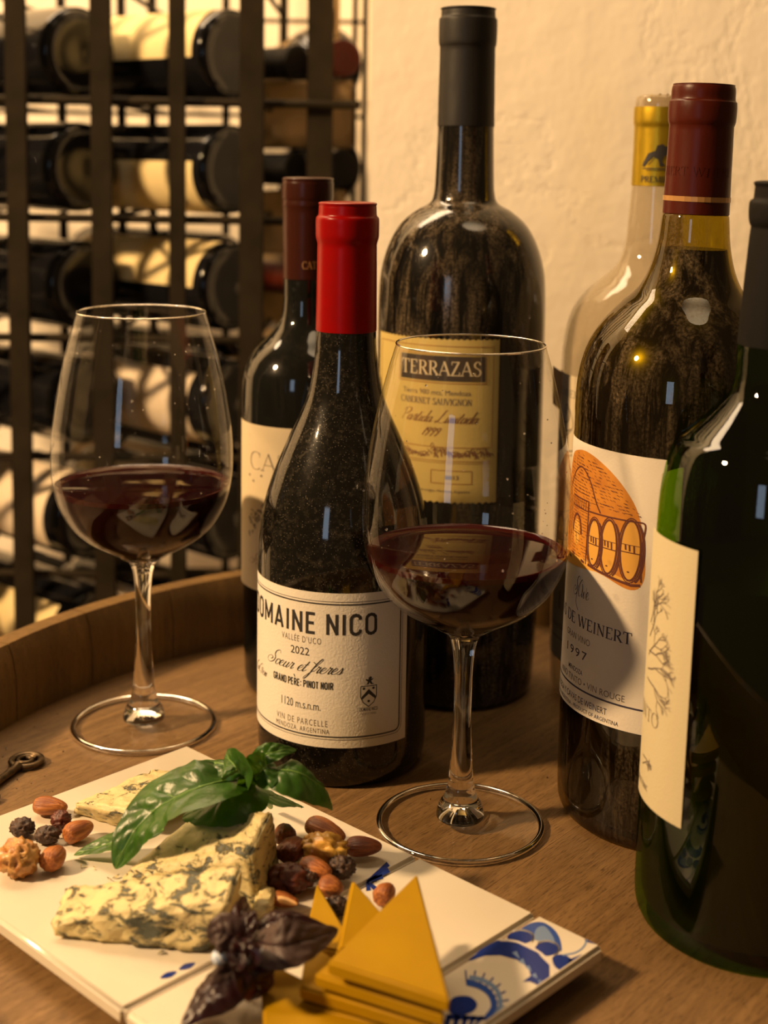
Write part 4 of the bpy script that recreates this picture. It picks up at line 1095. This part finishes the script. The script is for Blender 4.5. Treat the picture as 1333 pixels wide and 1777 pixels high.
def leaf(parent, pts, W, mat, up=(0, 0, 1), cup=.25, quilt=.0006, twist=0.0, vein='basil_vein', seed=0, droop=0.0, point=.9):
    pts = [Vector(p) for p in pts]; cl = catmull(pts, 18); nU = len(cl) - 1; nV = 22
    V = []; Fc = []; mid = []
    up = Vector(up)
    nv = 7 if W > .015 else 5
    def fr(f):
        i0 = min(nU - 1, int(f)); u_ = f - i0
        return cl[i0].lerp(cl[i0 + 1], u_)
    def surf(s_, q, lift=0.0):
        p = fr(s_ * nU); d = (fr(min(nU, s_ * nU + 1)) - fr(max(0, s_ * nU - 1))).normalized()
        side = d.cross(up).normalized(); n_ = side.cross(d).normalized()
        tw = twist * s_; side = side * math.cos(tw) + n_ * math.sin(tw); n_ = side.cross(d).normalized()
        w_ = W / 2 * (math.sin(PI * min(1, s_ ** .72)) ** .75 if s_ < 1 else 0) * (1 - .25 * max(0, s_ - .6)); w_ = max(w_, .00012)
        ph = s_ * nv - abs(q) * 1.15
        quil = quilt * (1.25 * abs(math.sin(PI * ph)) ** .7 * (1 - q ** 4) * min(1, abs(q) * 5) + 1.3 * noise.noise(Vector((s_ * 6, q * 2.6, seed))) + .35 * noise.noise(Vector((s_ * 20, q * 9, seed))))
        h_ = cup * w_ * (abs(q) ** 1.5) - droop * w_ * q * q + quil * min(1, 4 * s_ * (1 - s_)) + lift
        edge = 1 + .02 * math.sin(s_ * 46 + seed) * abs(q)
        return p + side * w_ * q * edge + n_ * h_
    for i in range(nU + 1):
        for k in range(nV + 1): V.append(surf(i / nU, -1 + 2 * k / nV))
        mid.append(surf(i / nU, 0, .0001))
    for i in range(nU):
        for k in range(nV):
            a_ = i * (nV + 1) + k; Fc.append((a_, a_ + 1, a_ + nV + 2, a_ + nV + 1))
    o = mesh_obj('leaf', V, Fc, M[mat], parent)
    if W > .0095:
        VV = []; FF = []
        for sd in (-1, 1):
            for m_ in range(1, nv):
                pp_ = [surf(min(.985, (m_ + 1.15 * q) / nv), sd * q, .00012) for q in (0, .12, .24, .36, .48, .6, .72, .84)]
                o_ = len(VV)
                for z_, p_ in enumerate(pp_):
                    ww = .00022 * (1 - .09 * z_); VV += [p_ + Vector((0, ww, ww * .4)), p_ - Vector((0, ww, ww * .4))]
                FF += [(o_ + 2 * z_, o_ + 2 * z_ + 1, o_ + 2 * z_ + 3, o_ + 2 * z_ + 2) for z_ in range(len(pp_) - 1)]
        tag(mesh_obj('side_veins', VV, FF, M[vein], o), kind='stuff')
    sweep('midrib', mid[:-1], [.00055 * (1 - .75 * i / nU) for i in range(nU)], M[vein], o, 6)
    return o
sp = thing('basil_sprig', 'fresh green basil sprig draped over the blue cheeses', 'herb', at(437, 1372, BT + .03))
sp.location = (0, 0, 0)
def Q(x, y, z): return at(x, y, BT + z)
sweep('stem', [Q(470, 1400, .004), Q(452, 1380, .018), Q(437, 1352, .034), Q(432, 1335, .044)], [.0012, .0012, .0011, .001], M['basil_vein'], sp)
leaf(sp, [Q(425, 1352, .038), Q(360, 1362, .042), Q(285, 1395, .034), Q(232, 1445, .022), Q(200, 1508, .008)], .031, 'basil', up=(.15, -.25, 1), cup=.18, seed=1, quilt=.0010)
leaf(sp, [Q(436, 1356, .036), Q(410, 1372, .038), Q(370, 1392, .033), Q(316, 1418, .022)], .030, 'basil', up=(.0, -.5, 1), cup=.1, seed=2, droop=.25)
leaf(sp, [Q(420, 1340, .044), Q(385, 1326, .046), Q(345, 1325, .042), Q(298, 1348, .034)], .013, 'basil', up=(0, -.3, 1), cup=-.1, seed=3, droop=.4)
leaf(sp, [Q(434, 1352, .042), Q(416, 1338, .050), Q(402, 1322, .053), Q(392, 1308, .050)], .015, 'basil', up=(-.5, -.8, .4), cup=.35, seed=4)
leaf(sp, [Q(436, 1352, .042), Q(452, 1338, .050), Q(462, 1330, .052), Q(470, 1318, .050)], .017, 'basil', up=(.3, -.9, .5), cup=.35, seed=5)
leaf(sp, [Q(430, 1338, .046), Q(455, 1314, .054), Q(485, 1303, .056), Q(514, 1301, .053)], .010, 'basil', up=(0, -.6, .8), cup=.2, seed=6)
leaf(sp, [Q(448, 1348, .044), Q(490, 1336, .050), Q(535, 1350, .046), Q(566, 1375, .036), Q(576, 1404, .024)], .022, 'basil', up=(.35, -.35, .9), cup=-.05, seed=7, droop=.3)
leaf(sp, [Q(440, 1368, .032), Q(468, 1380, .026), Q(495, 1390, .018), Q(522, 1398, .010)], .024, 'basil', up=(0, -.3, 1), cup=.1, seed=8)
leaf(sp, [Q(285, 1440, .016), Q(235, 1452, .012), Q(180, 1468, .006), Q(128, 1484, .0015)], .016, 'basil', up=(0, -.2, 1), cup=.2, seed=9)
leaf(sp, [Q(436, 1362, .036), Q(430, 1352, .041), Q(426, 1345, .045), Q(424, 1336, .049)], .009, 'basil', up=(0, -1, .2), cup=.5, seed=10)

pp = thing('purple_basil_sprig', 'dark purple basil sprig lying between blue cheese and yellow slices', 'herb', (0, 0, 0))
sweep('stem', [Q(432, 1720, .003), Q(425, 1690, .008), Q(420, 1650, .016), Q(415, 1625, .020)], .0011, M['purple'], pp)
leaf(pp, [Q(440, 1632, .020), Q(480, 1640, .024), Q(530, 1632, .024), Q(587, 1612, .020)], .018, 'purple_grey', up=(.1, -.75, .75), cup=.1, vein='purple', seed=21)
leaf(pp, [Q(430, 1622, .019), Q(470, 1600, .024), Q(510, 1592, .024), Q(570, 1608, .019)], .013, 'purple', up=(0, -.2, 1), cup=.1, vein='purple', seed=22, droop=.3)
leaf(pp, [Q(418, 1652, .018), Q(390, 1690, .014), Q(352, 1730, .010), Q(314, 1780, .003)], .021, 'purple', up=(-.3, -.2, 1), cup=-.1, vein='purple_grey', seed=23, droop=.3)
leaf(pp, [Q(420, 1660, .016), Q(405, 1700, .013), Q(380, 1735, .008), Q(345, 1765, .003)], .014, 'purple_grey', up=(.5, -.4, .8), cup=.1, vein='purple', seed=24)
leaf(pp, [Q(415, 1640, .021), Q(395, 1622, .026), Q(378, 1618, .026), Q(362, 1630, .022)], .014, 'purple_grey', up=(0, -.8, .6), cup=.3, vein='purple', seed=25)
leaf(pp, [Q(424, 1630, .021), Q(424, 1602, .025), Q(420, 1582, .026), Q(426, 1556, .020)], .010, 'purple', up=(.2, -.8, .5), cup=.3, vein='purple', seed=26)
leaf(pp, [Q(425, 1655, .017), Q(440, 1690, .016), Q(446, 1715, .010), Q(440, 1735, .003)], .016, 'purple', up=(.3, -.6, .7), cup=.3, vein='purple', seed=27)
rr = random.Random(12)
for i in range(12):   # curled young leaves of the flower head
    t0 = rr.random() * 2 * PI; c = Vector((425 + 26 * math.cos(t0), 1652 + 30 * math.sin(t0)))
    leaf(pp, [Q(424, 1655, .018), Q((424 + c.x) / 2, (1655 + c.y) / 2, .026 + rr.random() * .004), Q(c.x, c.y, .021 + rr.random() * .004)], .0075, 'purple', up=(rr.uniform(-.5, .5), -.8, .5), cup=.5, vein='purple', seed=30 + i)
t = MT('pale_blue_bands'); t.set(color=t.ramp(t.n('ShaderNodeTexWave', {'Vector': t.coord((1, 1, 1), (0, .6, 0)), 'Scale': 160.0}).outputs[1], [(.3, (.30, .42, .66)), (.7, (.66, .72, .80))]), rough=.35); M['ball'] = t.m
bm = bmesh.new(); bmesh.ops.create_uvsphere(bm, u_segments=20, v_segments=14, radius=.0031)
for q in bm.verts: q.co.z *= .9
o = bm_obj('blue_ball', bm, M['ball']); o.location = Q(381, 1661, .019); tag(o, 'tiny round pale blue bud among the purple basil leaves', 'ball')  # small pale blue banded ball set among the purple leaves

# ------------------------------------------------------------------ key and crumbs on the barrel head
t = MT('old_brass'); t.set(color=t.ramp(t.noise(t.coord(), 200, 4), [(.35, (.05, .035, .02)), (.7, (.16, .11, .06))]), rough=.38, metal=.85); M['brass'] = t.m
kc = at(46, 1317, .003)
key = thing('old_key', 'old dark metal key lying on the barrel head at the left edge', 'key', (kc.x, kc.y, 0))
kd = at(0, 1352, .003) - kc; kd.z = 0; kd.normalize(); kn = Vector((-kd.y, kd.x, 0))
sweep('bow', [(.0078 * math.cos(2 * PI * k / 40), .0078 * math.sin(2 * PI * k / 40), .0022) for k in range(40)], .0019, M['brass'], key, 10, True, .8)
sweep('scroll', [((.0054 - .0009 * k / 5) * math.cos(.45 * k + .5), (.0054 - .0009 * k / 5) * math.sin(.45 * k + .5), .0024) for k in range(18)], .0012, M['brass'], key, 8)
sweep('shank', [kd * (.0085 + .0035 * k) + Vector((0, 0, .0024)) for k in range(13)], [.0030, .0021, .0024] + [.0021] * 10, M['brass'], key, 12)
bm = bmesh.new()
for s_, e_, w_ in ((.041, .047, .010), (.0485, .051, .007)):
    v = [bm.verts.new(kd * a_ + kn * b_ + Vector((0, 0, c_))) for c_ in (.0014, .0032) for a_, b_ in ((s_, 0), (e_, 0), (e_, w_), (s_, w_))]
    for f in ((3, 2, 1, 0), (4, 5, 6, 7), (0, 1, 5, 4), (1, 2, 6, 5), (2, 3, 7, 6), (3, 0, 4, 7)): bm.faces.new([v[i] for i in f])
bm_obj('bit', bm, M['brass'], key, False)
V = []; Fc = []; rr = random.Random(2)
for x, y in ((9, 1299), (5, 1314), (109, 1304), (90, 1325), (77, 1348), (10, 1362), (29, 1353), (32, 1351), (33, 1357), (29, 1369), (41, 1372), (55, 1359), (77, 1373), (45, 1385), (91, 1374), (152, 1292), (345, 1148), (60, 1262), (100, 1240), (950, 1350), (785, 1468), (748, 1388)):
    p = at(x, y, .0005); s_ = .0004 + rr.random() * .0005; o_ = len(V)
    V += [p + Vector((rr.uniform(-1, 1), rr.uniform(-1, 1), rr.uniform(-.6, 1))) * s_ for _ in range(4)]
    Fc += [(o_, o_ + 1, o_ + 2), (o_, o_ + 2, o_ + 3), (o_, o_ + 3, o_ + 1), (o_ + 1, o_ + 3, o_ + 2)]
tag(mesh_obj('dark_crumbs', V, Fc, M['ink'], None, False), 'scattered dark specks around the key on the barrel head', 'crumbs', kind='stuff')

# ------------------------------------------------------------------ iron wine rack with lying bottles
RY = 1.14
t = MT('rack_iron'); t.set(color=t.ramp(t.noise(t.coord(), 30, 4), [(.35, (.014, .010, .004)), (.7, (.026, .018, .009))]), rough=.75, spec=.12); M['iron'] = t.m
rack = thing('wine_rack', 'dark iron wine rack of upright bars standing against the wall', 'rack', (0, 0, 0))
def vbar(px0, px1, Y, wpx, dep=.006):
    a0 = at_y(px0, 0, Y); a1 = at_y(px1, 560, Y)
    sx = (a1.x - a0.x) / (a1.z - a0.z)
    w_ = wpx / F_PX * Y / 2
    x = (a0.x + a1.x) / 2
    bm = bmesh.new(); box_bm(bm, (x - w_, Y - dep / 2, -.9), (x + w_, Y + dep / 2, .78), .0006)
    return bm_obj('bar', bm, M['iron'], rack, False), x
bars = [vbar(14, 46, RY, 36), vbar(166, 187, RY, 36), vbar(303, 313, RY, 28), vbar(432, 441, RY, 42), vbar(553, 556, RY + .02, 44)]
for p0, p1, Y, w_ in ((-120, -80, RY, 36), (100, 118, RY + .26, 14), (208, 216, RY + .26, 14), (262, 268, RY + .26, 14), (390, 394, RY + .26, 12), (490, 492, RY + .26, 14), (632, 630, RY + .20, 9), (614, 613, RY + .27, 9)): vbar(p0, p1, Y, w_)
# cross rods carrying the bottles
def rod(p, q, r_=.0035): sweep('rod', [p, q], r_, M['iron'], rack, 8)
ROWY = (98, 292, 490, 686, 880, 1070)
rows = [at_y(300, y, 1.22).z for y in ROWY]
for z in [q - .0415 for q in rows] + [rows[0] + .058]:
    rod(Vector((-.62, RY + .006, z)), Vector((-.022, RY + .012, z)))
    rod(Vector((-.62, RY + .36, z)), Vector((-.022, RY + .36, z)), .0022)
    for bx in (-.49, -.36, -.233, -.108): rod(Vector((bx, RY + .006, z - .0)), Vector((bx, RY + .36, z - .0)), .0025)
t = MT('rack_glass'); t.set(color=(.006, .006, .007), rough=.12, ior=1.5); M['rack_glass'] = t.m
M['rack_paper'] = paper('tissue_paper', (.74, .60, .30), .35, stain=(.50, .40, .2))
M['rack_paper2'] = paper('tissue_tan', (.30, .20, .09), .3, stain=(.22, .14, .06))
M['rack_paper3'] = paper('pale_label', (.72, .60, .44), .2)
def rack_bottle(kind):
    o = thing('wine_bottle', '', 'bottle', group='bottles lying in the iron rack')
    rb_ = .038
    pr = sm([(0, -.148), (.030, -.150), (.036, -.146)], [(.036, -.146), (rb_, -.138), (rb_, -.05), (rb_, .028), (.0345, .050), (.022, .068), (.0145, .085), (.0138, .11), (.0138, .14)])
    lathe('glass_body', pr, M['rack_glass'], o, 40)
    lathe('capsule', sm([(.0145, .085), (.0146, .12), (.0146, .134)], [(.0146, .134), (.0155, .136), (.0155, .143), (.0148, .147), (0, .148)]), M['cap_rust' if kind == 2 else 'cap_dark'], o, 32)
    n_ = 24; V = []; Fc = []
    rng = (-.72, .72) if kind != 1 else (-1.1, 1.1)
    z0, z1 = ((-.138, .035) if kind != 1 else (-.13, .03))
    for k in range(n_ + 1):
        a_ = rng[0] + (rng[1] - rng[0]) * k / n_
        for z in (z0, (z0 + z1) / 2, z1): V.append(((rb_ + .0006) * math.sin(a_), -(rb_ + .0006) * math.cos(a_), z))
    for k in range(n_):
        for j in range(2): a_ = k * 3 + j; Fc.append((a_, a_ + 3, a_ + 4, a_ + 1))
    if kind < 3: mesh_obj('label', V, Fc, M[('rack_paper', 'rack_paper3', 'rack_paper2')[kind]], o)
    return o
protos = [rack_bottle(k) for k in range(4)]
used = set()
def place(kind, px, py, Y, yaw, roll, lab, dx=0):
    o = protos[kind] if kind not in used else copy_tree(protos[kind])
    used.add(kind)
    p = at_y(px, py, Y)
    o.location = p
    # bottle axis (local z) laid level; yaw turns it in plan, roll turns the label round it
    M_ = Matrix.Rotation(yaw, 4, 'Z') @ Matrix.Rotation(PI / 2, 4, 'Y') @ Matrix.Rotation(roll, 4, 'Z')
    o.rotation_euler = M_.to_euler()
    o['label'] = lab; o['group'] = 'bottles lying in the iron rack'
    return o
rowname = ['top', 'second', 'third', 'fourth', 'fifth', 'lowest visible']
rr = random.Random(21)
YAW = PI + math.radians(-40)          # neck towards the back left, base towards the viewer's right
def from_base(kind, px, Y, z, yaw, roll, lab, tip=False):
    """lay a bottle so that its base centre (or its lip) sits at that spot of the rack"""
    o = place(kind, px, 300, Y, yaw, roll, lab)
    ax = Vector((math.cos(yaw), math.sin(yaw), 0))
    q = at_y(px, 300, Y); q.z = z
    o.location = q + ax * (.148 if not tip else -.148)
rolls = [PI + .62, PI - .55, PI + .75, PI - .3, PI + .5, PI - .4]
for i, z in enumerate(rows):
    from_base((0, 0, 0, 1, 0, 1)[i], 404 + 4 * rr.random(), 1.185, z, YAW + rr.uniform(-.02, .02), rolls[i], f'rack bottle with cream label, {rowname[i]} row, between second and fourth bars')
    from_base((3, 3, 0, 3, 1, 0)[i], 140 + 3 * i, 1.185, z, YAW + rr.uniform(-.02, .02), (0.3, .2, 1.2, PI + .9, PI + .4, PI)[i], f'rack bottle with base at the second bar, {rowname[i]} row')
    from_base(3, -122 + 3 * i, 1.185, z, YAW, rr.uniform(2, 4), f'rack bottle at the left edge, {rowname[i]} row')
for i, z in enumerate(rows[:5]):
    from_base((3, 3, 2, 3, 2)[i], 517, 1.275, z, PI + YAW, 0, f'rack bottle with neck pointing right, {rowname[i]} row, between fourth and fifth bars', True)
for i, z in enumerate(rows[:4]):
    from_base((2, 3, 2, 2)[i], 594, 1.235, z + .002, PI + PI - math.radians(78), 0, f'rack bottle with capsule towards the viewer, {rowname[i]} row, right end of the rack', True)

def tissue(label, px0, px1, py0, py1, Y, mat='rack_paper2', seed=0):
    """a crumpled sheet of tissue hanging from a wrapped bottle"""
    nx, nz = 12, 14; V = []; Fc = []
    for j in range(nz + 1):
        for i in range(nx + 1):
            p = at_y(px0 + (px1 - px0) * i / nx, py0 + (py1 - py0) * j / nz, Y)
            d = .008 * noise.noise(Vector((i * .45, j * .22, seed))) + .004 * math.sin(i * 1.1 + seed) * j / nz
            V.append(p + Vector((0, d, 0)))
    for j in range(nz):
        for i in range(nx):
            a_ = j * (nx + 1) + i; Fc.append((a_, a_ + nx + 1, a_ + nx + 2, a_ + 1))
    o = mesh_obj('tissue_paper', V, Fc, M[mat]); sol = o.modifiers.new('t', 'SOLIDIFY'); sol.thickness = .0006
    return tag(o, label, 'paper', 'tissue papers in the iron rack')
tissue('brown tissue sheet hanging in the rack under the top right neck', 452, 612, 140, 258, 1.30, seed=1)
tissue('brown tissue sheet hanging in the rack beside the brown capsule', 446, 600, 330, 440, 1.30, seed=2)
tissue('brown tissue sheet hanging in the rack above the red capsule', 440, 604, 455, 560, 1.30, seed=3)
tissue('lowest brown tissue sheet showing left of the second dark bottle', 380, 470, 620, 700, 1.30, seed=4)
tissue('brown tissue sheet at the very top right of the rack', 540, 590, -40, 78, 1.30, seed=5)
